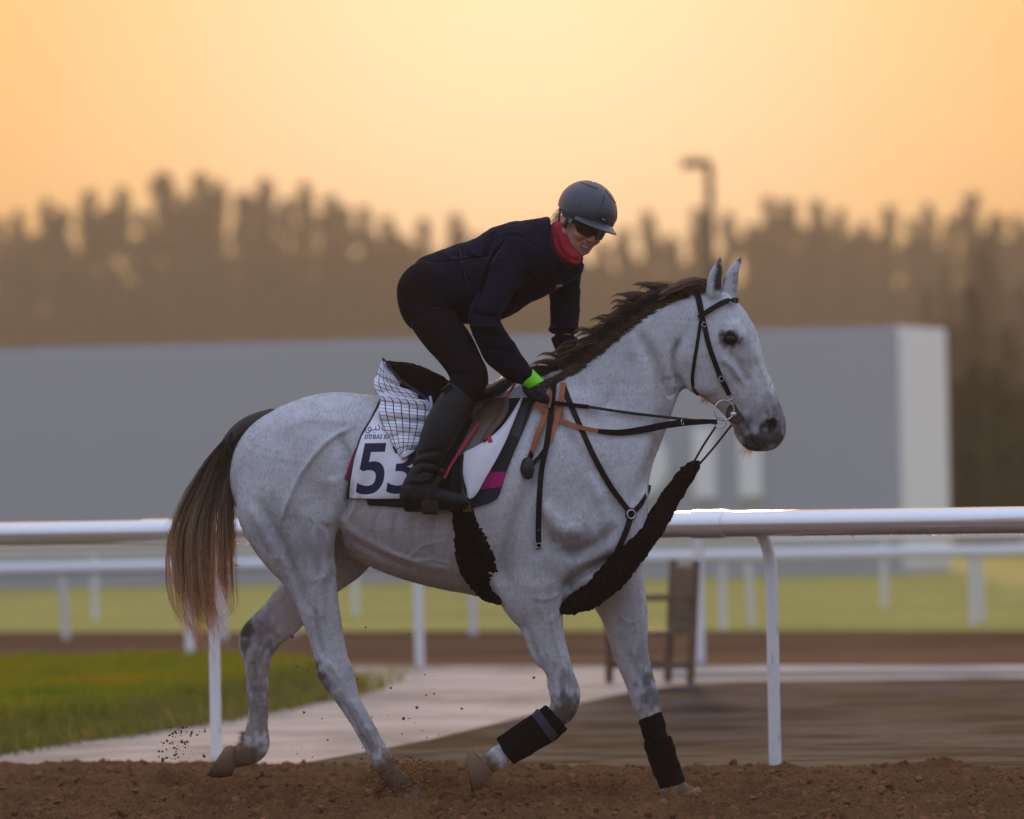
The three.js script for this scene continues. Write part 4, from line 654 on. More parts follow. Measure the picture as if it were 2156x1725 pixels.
// saddle pad, number cloth and the folded layers under the saddle
{
  const pad = (() => { const c = document.createElement('canvas'); c.width = 1024; c.height = 1024; const g = c.getContext('2d'), k = 1024 / 260, X = (u) => (u - 900) * k, Y = (v) => (v - 830) * k;
    g.fillStyle = '#0c0b12'; g.fillRect(0, 0, 1024, 1024);
    g.fillStyle = '#a3075e'; g.beginPath(); g.moveTo(X(980), Y(1000)); g.lineTo(X(1028), Y(993)); g.lineTo(X(1090), Y(996)); g.lineTo(X(1088), Y(1022)); g.lineTo(X(1009), Y(1029)); g.lineTo(X(970), Y(1036)); g.fill();
    g.fillStyle = '#12142c'; g.beginPath(); g.moveTo(X(970), Y(1036)); g.lineTo(X(1009), Y(1029)); g.lineTo(X(1088), Y(1022)); g.lineTo(X(1088), Y(1100)); g.lineTo(X(970), Y(1100)); g.fill();
    g.fillStyle = '#35343a'; g.beginPath(); g.moveTo(X(1085), Y(880)); g.lineTo(X(1098), Y(852)); g.lineTo(X(1112), Y(850)); g.lineTo(X(1092), Y(924)); g.lineTo(X(1072), Y(918)); g.fill();
    const t = new THREE.CanvasTexture(c); t.colorSpace = THREE.SRGBColorSpace; t.anisotropy = 8; return t; })();
  const T = thing('saddle_pad', 'dark saddle pad with a magenta band at its front corner', 'saddle pad', at(1000, 1060, .25));
  const uvPad = (p, s, t, u, v) => { const q = p.clone(), w = (DIST) / (DIST - q.z); return [(q.x * FOCAL / DIST + 1078 - 900) / 260, 1 - (-(q.y - CAM_H) * FOCAL / DIST + 1028 - 830) / 260]; };
  part(T, 'pad', local(sheet([[900, 846], [900, 900], [900, 960], [902, 1020], [905, 1066]], [[1124, 836], [1122, 852], [1103, 905], [1084, 949], [1066, 996], [1057, 1026], [1046, 1050], [992, 1072]], 34, 40, .012, (u, v) => onHorse(u, v, .014), uvPad), T.position), phy(C(1, 1, 1), .85, { map: pad, bumpMap: rep(weaveBump, 6), bumpScale: .001, sheen: .3, sheenColor: C(.6, .6, .8) }));
  part(T, 'under_pad', local(sheet([[773, 1040], [772, 1055], [775, 1064]], [[905, 1040], [905, 1060], [905, 1072]], 16, 4, .01, (u, v) => onHorse(u, v, .010)), T.position), std(C(.012, .011, .014), .95));
  part(T, 'rear_corner', local(sheet([[762, 930], [748, 945], [736, 975], [725, 1008]], [[800, 940], [780, 960], [765, 985], [742, 1014]], 10, 12, .005, (u, v) => onHorse(u, v, .008)), T.position), std(C(.33, .004, .10), .85));
}
{
  const art = (() => { const c = document.createElement('canvas'); c.width = 1120; c.height = 980; const g = c.getContext('2d'), k = 4, X = (u) => (u - 720) * k, Y = (v) => (v - 840) * k;
    g.fillStyle = '#e6e4ea'; g.fillRect(0, 0, 1120, 980);
    g.strokeStyle = '#08070a'; g.lineWidth = 62; g.lineJoin = 'miter'; g.beginPath(); [[802, 832], [776, 880], [757, 912], [741, 959], [732, 1006], [727, 1050], [800, 1053], [990, 1056]].forEach(([u, v], i) => i ? g.lineTo(X(u), Y(v)) : g.moveTo(X(u), Y(v))); g.stroke();
    g.fillStyle = '#12123c'; g.save(); g.transform(.80, .0, -.155, 1, X(745), Y(1034)); g.font = `bold ${147 * k}px sans-serif`; g.fillText('53', 0, 0); g.restore();
    g.fillStyle = '#15153a'; g.save(); g.transform(.92, .02, -.2, 1, X(769), Y(920)); g.font = `bold ${13 * k}px sans-serif`; g.fillText('DUBAI RACING CLUB', 0, 0); g.restore();
    // the Arabic line above it, written stroke by stroke
    g.save(); g.translate(14, -26); g.strokeStyle = '#15153a'; g.lineWidth = 7; g.lineCap = 'round'; const pen = (...p) => { g.beginPath(); p.forEach(([u, v], i) => i ? g.quadraticCurveTo(X(p[i - 1][2] ?? (p[i - 1][0] + u) / 2), Y(p[i - 1][3] ?? (p[i - 1][1] + v) / 2), X(u), Y(v)) : g.moveTo(X(u), Y(v))); g.stroke(); }, dot = (u, v) => { g.beginPath(); g.arc(X(u), Y(v), 5, 0, 7); g.fill(); };
    pen([790, 902, 792, 908], [784, 908], [779, 909, 774, 912], [774, 905, 776, 900], [780, 904, 782, 910], [775, 914, 768, 914], [770, 908]); dot(787, 913); dot(776, 918); dot(780, 918);
    pen([795, 898, 801, 902], [797, 908], [791, 908]); pen([803, 903, 804, 911], [811, 909], [817, 907], [817, 899]); dot(808, 897); dot(812, 897); pen([820, 890, 820, 900], [820, 908]); pen([824, 903, 826, 909], [832, 908], [840, 907]); dot(830, 914); g.restore();
    const t = new THREE.CanvasTexture(c); t.colorSpace = THREE.SRGBColorSpace; t.anisotropy = 8; return t; })();
  const T = thing('number_cloth', 'white racing cloth numbered 53 with a black border', 'saddle cloth', at(790, 1050, .25));
  const uvArt = (p) => [(p.x * FOCAL / DIST + 1078 - 720 + .0) / 280, 1 - ((CAM_H - p.y) * FOCAL / DIST + 1028 - 840) / 245];
  part(T, 'cloth', local(sheet([[800, 838], [780, 880], [761, 912], [745, 959], [735, 1006], [729, 1051]], [[935, 850], [925, 880], [915, 912], [905, 959], [900, 1006], [893, 1050]], 40, 44, .004, (u, v, s, t) => onHorse(u, v, .021 + .0035 * Math.sin(u * .07 + v * .05) + .004 * (fbm(u * .04, v * .04, 3, 2) - .5)), uvArt), T.position), phy(C(1, 1, 1), .75, { map: art, bumpMap: rep(weaveBump, 8), bumpScale: .0005, sheen: .2, sheenColor: C(1, 1, 1) }));
  const F = thing('folded_cloth_corner', 'white corner of cloth turned back in front of the saddle flap', 'cloth', at(990, 1050, .25));
  part(F, 'cloth', local(sheet([[1105, 823], [1080, 866], [1056, 899], [1028, 924], [1000, 941], [975, 956], [973, 985], [976, 1018], [983, 1051]], [[1107, 823], [1093, 860], [1078, 897], [1066, 926], [1052, 955], [1037, 982], [1018, 1015], [1004, 1040], [994, 1051]], 22, 50, .005, (u, v, s, t) => onHorse(u, v, .040 + .012 * Math.sin(s * 3.1) + .004 * (fbm(u * .05, v * .05, 8, 2) - .5))), F.position), phy(C(.74, .73, .76), .75, { bumpMap: rep(weaveBump, 8), bumpScale: .0006, sheen: .2, sheenColor: C(1, 1, 1) }));
  part(F, 'edging', local(strapOn([[974, 957], [971, 990], [975, 1016], [984, 1040], [994, 1052]], 6, .046, .004), F.position), std(C(.01, .01, .012), .9));
}
{ // checked cloth bunched behind the saddle
  const chk = (() => { const c = document.createElement('canvas'); c.width = c.height = 256; const g = c.getContext('2d'); g.fillStyle = '#e4e2e8'; g.fillRect(0, 0, 256, 256); g.fillStyle = '#1b2038'; for (const o of [0, 128]) { g.fillRect(o + 54, 0, 17, 256); g.fillRect(0, o + 54, 256, 17); } const t = new THREE.CanvasTexture(c); t.colorSpace = THREE.SRGBColorSpace; t.wrapS = t.wrapT = THREE.RepeatWrapping; t.anisotropy = 8; return t; })();
  const T = thing('checked_cloth', 'white cloth with dark checks bunched behind the saddle', 'cloth', at(850, 930, .22));
  const L = [[806, 758], [792, 786], [787, 805], [791, 825], [801, 839], [797, 862], [801, 884], [812, 906], [826, 932], [844, 966]], R = [[813, 764], [843, 803], [870, 822], [896, 840], [911, 852], [903, 876], [894, 898], [886, 920], [878, 943], [862, 960]];
  const g = sheet(L, R, 60, 96, .006, (u, v, s, t) => {
    const p = at(u, v, .15), q = HZ.surf(p.x, p.y), body = q === null ? 0 : q + .03, free = lerp(.10, .235, sstep(0, .75, t)), puff = Math.sin(Math.PI * clamp(s, 0, 1)) * .03 * (1 - .4 * t);
    const f = t * 9 + 2.2 * s * (t - .45) + 1.1 * fbm(s * 2.2, t * 4, 3, 2), ridge = Math.pow(Math.abs(Math.sin(f * Math.PI * .62)), .8), fold = .030 * (ridge - .5) * (1 - .35 * sstep(.62, 1, t)) * (.55 + .45 * s);
    return at(u, v + 3.2 * Math.cos(f * Math.PI * 1.24) * (1 - t) * .9, Math.max(body, free) + puff + fold);
  }, (p, s, t) => [s * 5.0 * lerp(.75, .55, t) + .3 * Math.sin(t * 7), t * 12.5 + s * .8 * (t - .5) * 3]);
  part(T, 'cloth', local(g, T.position), phy(C(1, 1, 1), .85, { map: chk, sheen: .2, sheenColor: C(1, 1, 1) }));
  part(T, 'trim', local(cord([[807, 758], [828, 784], [848, 806], [872, 822], [897, 841], [911, 852]].map(([u, v], i) => at(u, v - 1, [.115, .13, .15, .165, .18, .19][i])), M(3.2), 7, 6), T.position), std(C(.012, .013, .03), .8));
  part(T, 'tape', local(ribbon([[897, 842], [900, 855], [904, 862], [908, 850], [905, 834]].map(([u, v]) => at(u, v, .215)), .010, .0015), T.position), std(C(.55, .55, .68), .8));
  const B = thing('fleece_pad', 'black fleece pad standing up behind the seat of the saddle', 'pad', at(880, 850)), lo = [-.56, 1.38, -.24], hi = [-.16, 1.80, .24], F = new Field(lo, hi, .006);
  F.chain([cir(816, 768, 8, .08), cir(838, 780, 18, .115), cir(866, 794, 28, .13), cir(896, 808, 30, .14), cir(925, 824, 30, .15), cir(950, 838, 30, .15)], .02, 4); F.chain([cir(850, 815, 22, .14), cir(900, 842, 26, .17), cir(940, 856, 26, .17)], .02, 3);
  part(B, 'fleece', local(displace(F.mesh(), (x, y, z) => .010 * (fbm(x * 45, y * 45, z * 45, 3) - .5)), B.position), fleece);
}
{ // saddle
  const T = thing('saddle', 'brown leather exercise saddle with a hanging stirrup', 'saddle', at(1000, 900, .2));
  const F = new Field([-.34, 1.40, -.2], [.10, 1.78, .2], .006);
  F.chain([cir(940, 818, 16, .12), cir(965, 832, 15, .13), cir(1000, 834, 15, .11), cir(1040, 822, 16, .09), cir(1062, 808, 14, .07), cir(1076, 802, 9, .05)], .01, 4);
  part(T, 'seat', local(F.mesh(), T.position), phy(C(.014, .012, .012), .4));
  part(T, 'flap', local(sheet([[1000, 842], [994, 868], [975, 905], [962, 940], [958, 968], [956, 985]], [[1068, 836], [1070, 852], [1060, 880], [1040, 910], [1016, 938], [975, 985]], 22, 30, .008, (u, v, s, t) => onHorse(u, v, .034 + .010 * sstep(.75, 1, s))), T.position), brownLeather);
  part(T, 'knee_roll', local(cord([[1066, 838], [1066, 858], [1052, 884], [1032, 908], [1020, 926]].map(([u, v]) => onHorse(u, v, .045)), .016, 10, 8, (q) => .5 + 1.4 * q * (1 - q)), T.position), brownLeather);
  part(T, 'girth_strap', local(strapOn([[962, 960], [960, 1000], [958, 1040], [957, 1078]], 22, .036, .006), T.position), black);
  part(T, 'girth_strap', local(strapOn([[978, 985], [980, 1030], [984, 1078]], 17, .036, .006), T.position), brownLeather);
  part(T, 'pommel_strap', local(ribbon([at(1004, 872, .24), at(1030, 846, .2), at(1056, 815, .13), at(1080, 798, .05)], .012, .005), T.position), black);
  const mag = std(C(.42, .005, .07), .7); // magenta tape showing along the flap
  part(T, 'tape', local(strapOn([[1008, 890], [990, 918], [972, 945], [952, 975], [935, 1008]], 6, .058, .003), T.position), mag); part(T, 'tape', local(strapOn([[1086, 806, .11], [1076, 822, .16], [1066, 838, .205]], 5, .05, .003), T.position), mag); part(T, 'tape', local(strapOn([[1028, 918], [1034, 932]], 9, .05, .004), T.position), mag);
  part(T, 'stirrup_leather', local(strapOn([[992, 880], [975, 915], [952, 955], [936, 985], [926, 1004]], 11, .05, .006), T.position), black);
  // covered stirrup, hanging beside the boot
  const z0 = .405, arm = (z) => cord([at(931, 992, z0 - .03 * (z - .37) / .05), at(922, 1012, z), at(908, 1034, z), at(900, 1050, z), at(900, 1072, z)], .011, 8, 8, (q) => .8 + .9 * q);
  const S = part(T, 'stirrup', local(mergeGeometries([arm(.405), arm(.315)]), T.position), phy(C(.026, .016, .012), .45, { bumpMap: rep(leatherBump, 20), bumpScale: .001, specularIntensity: .4 }));
  const tread = new RoundedBoxGeometry(M(36), M(30), .125, 3, .012), tp = at(906, 1066, .36); tread.rotateZ(-.05); tread.translate(tp.x, tp.y - .004, tp.z); const tm = new THREE.Mesh(local(tread, T.position), S.material); tm.name = 'tread'; S.add(tm);
}
{ // girth in its black fleece sleeve
  const T = thing('girth', 'black fleece-covered girth running under the belly behind the foreleg', 'girth', at(1000, 1180, .2)), F = new Field([-.30, .70, -.12], [.02, 1.20, .36], .0055);
  const S = [[951, 1070, 994, 1070], [954, 1106, 1006, 1104], [956, 1138, 1024, 1130], [961, 1180, 1040, 1176], [983, 1222, 1049, 1212], [1012, 1252, 1055, 1242], [1040, 1266, 1062, 1258]].map(([a, b, c, d]) => { const p = onHorse((a + c) / 2, (b + d) / 2), s = sec(a, b, c, d, .022, p.z); s[4] = Math.max(.02, p.z - .002); return s; });
  F.chain(S, .01, 5); part(T, 'sleeve', local(displace(F.mesh(), (x, y, z) => .016 * (fbm(x * 75, y * 75, z * 75, 3) - .45)), T.position), fleece);
}
{ // martingale: fleece sleeve from between the forelegs up to two cords on the bit
  const T = thing('martingale', 'black fleece sleeve slanting from the chest up to the bit', 'martingale', at(1320, 1150, .1)), F = new Field([.14, .70, -.12], [.78, 1.36, .36], .005);
  const C0 = [[1184, 1284, 10], [1205, 1275, 18], [1240, 1256, 25], [1285, 1219, 29], [1318, 1178, 29], [1352, 1136, 27], [1384, 1094, 24], [1408, 1056, 21], [1434, 1016, 18], [1455, 988, 15], [1461, 981, 13]];
  const S = C0.map(([u, v, r], i) => { const p = at(u, v, .12), q = HZ.surf(p.x, p.y); const z = q === null ? lerp(.09, .0, (i - 5) / 5) : Math.min(.22, q + .012); return cir(u, v, r, M(r) * .85, z); });
  for (let i = 1; i < S.length - 1; i++) S[i][4] = (S[i - 1][4] + 2 * S[i][4] + S[i + 1][4]) / 4;
  F.chain(S, .01, 5); part(T, 'sleeve', local(displace(F.mesh(), (x, y, z) => .020 * (fbm(x * 75, y * 75, z * 75, 3) - .42) + .006 * (fbm(x * 18, y * 18, z * 18, 2) - .5)), T.position), fleece);
  const rope = phy(C(.035, .025, .02), .8, { bumpMap: rep(weaveBump, 6, 60), bumpScale: .002 });
  part(T, 'cord', local(cord([at(1455, 984, .012), at(1480, 940, .035), at(1507, 899, .068)], M(2.3), 8, 8), T.position), rope);
  part(T, 'cord', local(cord([at(1467, 984, -.008), at(1500, 946, -.03), at(1540, 896, -.055)], M(2.3), 8, 8), T.position), rope);
}
{ // breastplate
  const dk = phy(C(.014, .008, .006), .5, { specularIntensity: .25, bumpMap: rep(leatherBump, 30), bumpScale: .0006 });
  const T = thing('breastplate', 'dark leather breastplate straps meeting at a steel ring', 'breastplate', at(1329, 1083, .12));
  part(T, 'strap', local(strapOn([[1186, 812], [1200, 848], [1222, 898], [1250, 960], [1280, 1016], [1305, 1052], [1322, 1074]], 12), T.position), dk);
  part(T, 'strap', local(strapOn([[1334, 1079], [1348, 1064], [1358, 1048], [1364, 1034, .03], [1366, 1022, -.02]], 11), T.position), dk);
  part(T, 'strap', local(strapOn([[1327, 1092], [1319, 1118], [1305, 1150], [1288, 1182], [1276, 1200]], 13, .008), T.position), dk);
  const p = onHorse(1329, 1083, .014); part(T, 'ring', local(ringGeo(p, M(9), .0028, [0, .35, 0]), T.position), steel);
  const pad = new THREE.CylinderGeometry(M(13), M(13), .006, 20); pad.rotateX(Math.PI / 2); pad.rotateY(.5); const q = onHorse(1328, 1083, .006); pad.translate(q.x, q.y, q.z); part(T, 'ring_pad', local(pad, T.position), dk);
}
{ // neck strap with its hanging ends
  const T = thing('neck_strap', 'tan and black strap round the neck with its end hanging down the shoulder', 'strap', at(1150, 900, .15));
  part(T, 'tan_strap', local(strapOn([[1186, 806], [1183, 830], [1179, 860], [1170, 893], [1158, 925], [1151, 940]], 12, .012), T.position), tanLeather);
  part(T, 'tan_strap', local(strapOn([[1160, 842], [1150, 868], [1138, 900], [1128, 930], [1119, 956]], 11, .016), T.position), tanLeather);
  part(T, 'tan_loop', local(ribbon([at(1142, 824, .16), at(1158, 822, .165), at(1160, 836, .165), at(1156, 858, .17)], M(5), .004), T.position), tanLeather);
  part(T, 'black_strap', local(strapOn([[1166, 808], [1162, 850], [1156, 900], [1149, 945], [1140, 990], [1136, 1040], [1134, 1100], [1134, 1157]], 12, .022), T.position), black, 'long black strap hanging over the shoulder');
  part(T, 'black_end', local(strapOn([[1120, 952], [1116, 966], [1111, 980]], 13, .016), T.position), black); part(T, 'black_end', local(strapOn([[1146, 948], [1134, 964], [1118, 980]], 9, .018), T.position), black);
  const F = new Field([.0, 1.2, .0], [.14, 1.36, .34], .004), p = onHorse(1111, 986, .022); F.chain([cir(1111, 975, 12, .018, p.z), cir(1110, 988, 15, .020, p.z), cir(1112, 999, 11, .016, p.z)], .006, 4); part(T, 'stopper', local(F.mesh(), T.position), std(C(.012, .012, .013), .5));
  const b = onHorse(1134, 1149, .026), bk = new THREE.TorusGeometry(M(7), .0018, 6, 4); bk.rotateZ(Math.PI / 4); bk.translate(b.x, b.y, b.z); part(T, 'buckle', local(bk, T.position), steel);
  part(T, 'stitching', local(cord([at(1131, 1118, b.z + .004), at(1136, 1108, b.z + .004), at(1133, 1101, b.z + .004), at(1130, 1106, b.z + .004), at(1135, 1118, b.z + .004)], .0006, 5, 6), T.position), std(C(.5, .5, .48), .7));
}
{ // bridle
  const T = thing('bridle', 'black leather bridle with steel bit rings on the horse head', 'bridle', at(1500, 740, .09));
  part(T, 'cheekpiece', local(strapOn([[1470, 622], [1474, 642], [1478, 662], [1484, 688], [1492, 724], [1505, 762], [1519, 798], [1528, 815], [1536, 832]], 10.5, .005), T.position), black);
  part(T, 'headpiece', local(strapOn([[1466, 606, .0], [1467, 614, .035], [1472, 632], [1478, 662]], 13, .006), T.position), black);
  part(T, 'browband', local(strapOn([[1471, 669], [1480, 663], [1496, 652], [1509, 644], [1522, 637], [1534, 633], [1543, 632, .072], [1549, 632, .05], [1553, 633, .02], [1554, 634, -.02]], 11, .014, .006), T.position), black);
  part(T, 'piping', local(cord([[1500, 655], [1524, 641], [1542, 636]].map(([u, v]) => onHorse(u, v, .010)), .0014, 6, 8), T.position), std(C(.6, .6, .6), .5));
  part(T, 'throatlash', local(strapOn([[1477, 668], [1473, 694], [1467, 732], [1461, 770], [1458, 800], [1462, 822], [1470, 831]], 7, .006), T.position), black);
  const buckle = (u, v, r) => { const p = onHorse(u, v, .010), g = new THREE.TorusGeometry(M(r), .0016, 6, 4); g.rotateZ(.3); g.translate(p.x, p.y, p.z); part(T, 'buckle', local(g, T.position), steel); }; buckle(1519, 798, 6.5); buckle(1483, 683, 6);
  const br = at(1525, 864, .075); part(T, 'bit_ring', local(ringGeo(br, M(21), .0032, [0, .25, 0]), T.position), steel); part(T, 'bit_ring', local(ringGeo(at(1516, 889, .082), M(12), .0028, [0, -.2, 0]), T.position), steel); part(T, 'bit_ring', local(ringGeo(at(1538, 834, .068), M(8), .0022, [0, 0, 0]), T.position), steel);
  const gd = new THREE.CylinderGeometry(M(19), M(21), .010, 28); gd.rotateX(Math.PI / 2); gd.rotateY(.3); const gp = onHorse(1549, 871, .006); gd.translate(gp.x, gp.y, gp.z); part(T, 'bit_guard', local(gd, T.position), phy(C(.06, .028, .016), .5));
  const bl = new THREE.SphereGeometry(M(6), 14, 10); const bp = onHorse(1544, 872, .018); bl.scale(1.25, .9, 1); bl.translate(bp.x, bp.y, bp.z); part(T, 'bit_end', local(bl, T.position), std(C(.7, .7, .68), .35, { metalness: .6 }));
}
{ // reins
  const path = (pts, z0, z1, off) => pts.map(([u, v], i) => { let z = lerp(z0, z1, i / (pts.length - 1)); for (let k = 0; k < 2; k++) { const p = at(u, v, z), s = HZ.surf(p.x, p.y); if (s !== null) z = Math.max(z, s + off); } return at(u, v, z); });
  const T = thing('reins', 'tan and black reins running from the rider hand to the bit', 'reins', at(1300, 880, .12));
  const up = path([[1108, 842], [1150, 846], [1195, 852], [1240, 857], [1320, 869], [1380, 876], [1440, 883], [1508, 891]], .17, .085, .016);
  part(T, 'cord_rein', local(cord(up.slice(3), M(3), 8, 8), T.position), phy(C(.03, .022, .02), .8, { bumpMap: rep(weaveBump, 6, 80), bumpScale: .002 }), 'braided dark cord rein');
  part(T, 'rein_end', local(ribbon(up.slice(0, 4), M(9), .005), T.position), black);
  const low = path([[1128, 848], [1146, 866], [1172, 881], [1217, 899], [1259, 908], [1304, 911], [1353, 905], [1404, 895], [1445, 890], [1485, 888], [1510, 888]], .18, .085, .014);
  part(T, 'tan_rein', local(ribbon(low.slice(0, 5), M(9.5), .005), T.position), tanLeather, 'tan leather part of the lower rein');
  part(T, 'black_rein', local(ribbon(low.slice(4), M(12), .005, { taper: (q) => .8 + .45 * Math.sin(Math.min(1, q * 1.1) * Math.PI) }), T.position), black);
  const hk = at(1437, 889, .118); part(T, 'hook', local(ringGeo(hk, M(7), .0016, [0, 1.2, 0]), T.position), steel);
}

// ---------------------------------------------------------------- the rider
{
  const P0 = at(980, 700), T = thing('person', 'rider in a dark jacket and helmet crouching forward over the saddle', 'person', P0);
  const navy = phy(C(.009, .009, .020), .72, { bumpMap: rep(weaveBump, 10), bumpScale: .0006, sheen: .18, sheenColor: C(.36, .40, 1), sheenRoughness: .35, specularIntensity: .06 });
  const plum = phy(C(.010, .007, .010), .75, { bumpMap: rep(weaveBump, 14), bumpScale: .0005, sheen: .08, sheenColor: C(.5, .38, .5), sheenRoughness: .35, specularIntensity: .06 });
  const boot = phy(C(.006, .0055, .0055), .22, { bumpMap: rep(leatherBump, 8), bumpScale: .0008, specularIntensity: .36 });
  const skin = phy(C(1, 1, 1), .5, { vertexColors: true, specularIntensity: .5 });
  const torso = [cir(912, 604, 60, .165), sec(890, 544, 962, 662, .168), sec(942, 524, 1004, 672, .172), sec(1002, 503, 1052, 670, .18), sec(1055, 477, 1108, 640, .19), sec(1112, 467, 1164, 612, .195), sec(1152, 468, 1216, 582, .165), cir(1196, 520, 44, .10)];
  const armN = [cir(1100, 540, 52, .06, .135), cir(1070, 562, 44, .062, .175), cir(1056, 590, 37, .060, .200), cir(1040, 625, 35, .058, .225), cir(1024, 657, 34, .056, .245), cir(1021, 682, 33, .056, .250), cir(1034, 712, 33, .054, .240), cir(1056, 746, 33, .05, .215), cir(1082, 774, 28, .045, .19), cir(1104, 789, 20, .036, .175)];
  const armF = [cir(1180, 545, 50, .06, -.14), cir(1190, 580, 38, .06, -.17), cir(1190, 615, 34, .056, -.18), cir(1189, 650, 32, .052, -.18), cir(1189, 682, 30, .05, -.17), cir(1188, 700, 29, .046, -.16), cir(1190, 722, 26, .042, -.14), cir(1194, 748, 21, .036, -.10), cir(1192, 770, 18, .03, -.07)];
  const thighN = [cir(898, 614, 60, .10, .07), cir(900, 640, 60, .095, .09), sec(850, 662, 950, 640, .09, .115), sec(878, 704, 968, 676, .085, .16), sec(914, 747, 996, 712, .078, .205), sec(938, 776, 1017, 762, .070, .235), sec(947, 800, 1027, 797, .064, .25), sec(938, 826, 1004, 836, .058, .27)];
  const far = (S) => S.map((s) => [s[0], s[1], s[2], s[3], -s[4]]);
  const calfN = [sec(942, 812, 1008, 828, .058, .262), sec(926, 838, 996, 850, .06, .285), sec(908, 864, 983, 880, .06, .305), sec(892, 898, 966, 912, .058, .328), sec(880, 940, 944, 950, .052, .345), sec(869, 975, 928, 985, .048, .355), sec(857, 1003, 918, 1014, .047, .36), sec(846, 1026, 914, 1036, .047, .362), cir(880, 1044, 32, .046, .362)];
  const footN = [cir(868, 1048, 25, .040, .362), cir(890, 1046, 29, .044, .365), cir(925, 1050, 26, .048, .368), cir(955, 1055, 21, .046, .37), cir(975, 1058, 15, .036, .37)];
  // head: modelled in its own axes (y up, z out of the face), then turned
  const yaw = 35 * Math.PI / 180, pitch = 16 * Math.PI / 180, roll = -17 * Math.PI / 180, R = new THREE.Matrix4().makeRotationZ(roll).multiply(new THREE.Matrix4().makeRotationY(yaw)).multiply(new THREE.Matrix4().makeRotationX(pitch));
  const nose = V(0, -.036, .114).applyMatrix4(R), HC = at(1249, 506, .09).sub(nose), head = R.clone().setPosition(HC);
  const toWorld = (g) => g.applyMatrix4(head);
  const ell = (x, y, z, cx, cy, cz, a, b, c) => { const X = (x - cx) / a, Y = (y - cy) / b, Z = (z - cz) / c, k0 = Math.hypot(X, Y, Z), k1 = Math.hypot(X / a, Y / b, Z / c); return k1 < 1e-4 ? -Math.min(a, b, c) : k0 * (k0 - 1) / k1; };
  const cap = (x, y, z, A, B, r0, r1) => { const dx = B[0] - A[0], dy = B[1] - A[1], dz = B[2] - A[2], t = clamp(((x - A[0]) * dx + (y - A[1]) * dy + (z - A[2]) * dz) / (dx * dx + dy * dy + dz * dz), 0, 1); return Math.hypot(x - A[0] - dx * t, y - A[1] - dy * t, z - A[2] - dz * t) - lerp(r0, r1, t); };
  const lo = [-.1, -.2, -.13], hi = [.1, .15, .14], F = new Field(lo, hi, .0026), add = (fn, k = .012, cut = false) => F.add(fn, lo, hi, k, cut);
  add((x, y, z) => ell(x, y, z, 0, .035, -.015, .077, .10, .098));
  add((x, y, z) => ell(x, y, z, 0, -.035, .032, .060, .078, .062), .03);
  add((x, y, z) => ell(x, y, z, 0, -.075, .045, .044, .042, .045), .025);
  add((x, y, z) => ell(x, y, z, 0, -.104, .066, .020, .016, .018), .022);
  for (const s of [1, -1]) { add((x, y, z) => ell(x, y, z, s * .036, -.040, .070, .023, .019, .020), .016); add((x, y, z) => cap(x, y, z, [s * .062, -.045, .0], [s * .036, -.098, .045], .014, .015), .02); add((x, y, z) => ell(x, y, z, s * .012, -.043, .099, .0085, .007, .009), .006); }
  add((x, y, z) => cap(x, y, z, [0, .012, .088], [0, -.037, .108], .008, .0105), .012);
  const smile = (x) => 8.5 * x * x;
  add((x, y, z) => ell(x, y - smile(x), z, 0, -.0665, .088, .030, .0055, .010), .006); add((x, y, z) => ell(x, y - smile(x), z, 0, -.0835, .084, .026, .0065, .011), .006);
  add((x, y, z) => ell(x, y - smile(x), z, 0, -.075, .098, .030, .0068, .018), .003, true);
  for (const s of [1, -1]) add((x, y, z) => cap(x, y, z, [s * .019, -.043, .098], [s * .038, -.068, .082], .0035, .004), .01, true);
  for (const s of [1, -1]) { add((x, y, z) => ell(x - s * .0, y, z, s * .079, -.014, -.012, .010, .031, .019), .006); add((x, y, z) => ell(x, y, z, s * .088, -.010, -.008, .006, .019, .010), .004, true); }
  add((x, y, z) => cap(x, y, z, [0, -.05, -.02], [0, -.19, -.05], .052, .056), .02);
  const hg = F.mesh();
  paint(hg, (x, y, z) => { const n = fbm(x * 60, y * 60, z * 60, 3) - .5; const lip = sstep(1.3, .8, Math.hypot(x / .030, (y - smile(x) + .075) / .0155)) * (z > .06 ? 1 : 0), ch = sstep(1.5, .2, Math.hypot((Math.abs(x) - .04) / .024, (y + .042) / .022)) * (z > .02 ? 1 : 0); return [lerp(.50 + .04 * ch, .42, lip) + .05 * n, lerp(.285 - .045 * ch, .15, lip) + .04 * n, lerp(.21 - .04 * ch, .125, lip) + .03 * n]; });
  toWorld(hg);
  const skinCol = (g) => paint(g, () => [.50, .29, .21]);
  // the body under the clothes, one figure with the head
  const BF = new Field([-.50, 1.05, -.46], [.36, 2.36, .46], .009);
  BF.chain(torso.slice(0, 6), .02, 4, -.034); for (const S of [armN, armF]) BF.chain(S, .02, 4, -.017); for (const S of [thighN, far(thighN), calfN, far(calfN)]) BF.chain(S, .02, 4, -.018); BF.chain(footN, .02, 4, -.014); BF.chain(far(footN), .02, 4, -.014);
  BF.carve([[1156, 440], [1155, 500], [1162, 530], [1180, 558], [1205, 570], [1232, 552], [1240, 400]], .01, -.4, .4);
  BF.chain([cir(1140, 530, 30, .06), cir(1172, 505, 22, .05, .0), cir(1186, 490, 20, .045, .02)], .02, 3);
  BF.chain([cir(1108, 793, 12, .018, .17), cir(1126, 812, 11, .014, .165)], .01, 3);
  const bg = BF.mesh(); for (const g of [bg, hg]) g.deleteAttribute('uv');
  part(T, 'body', local(mergeGeometries([skinCol(bg), hg]), P0), skin);
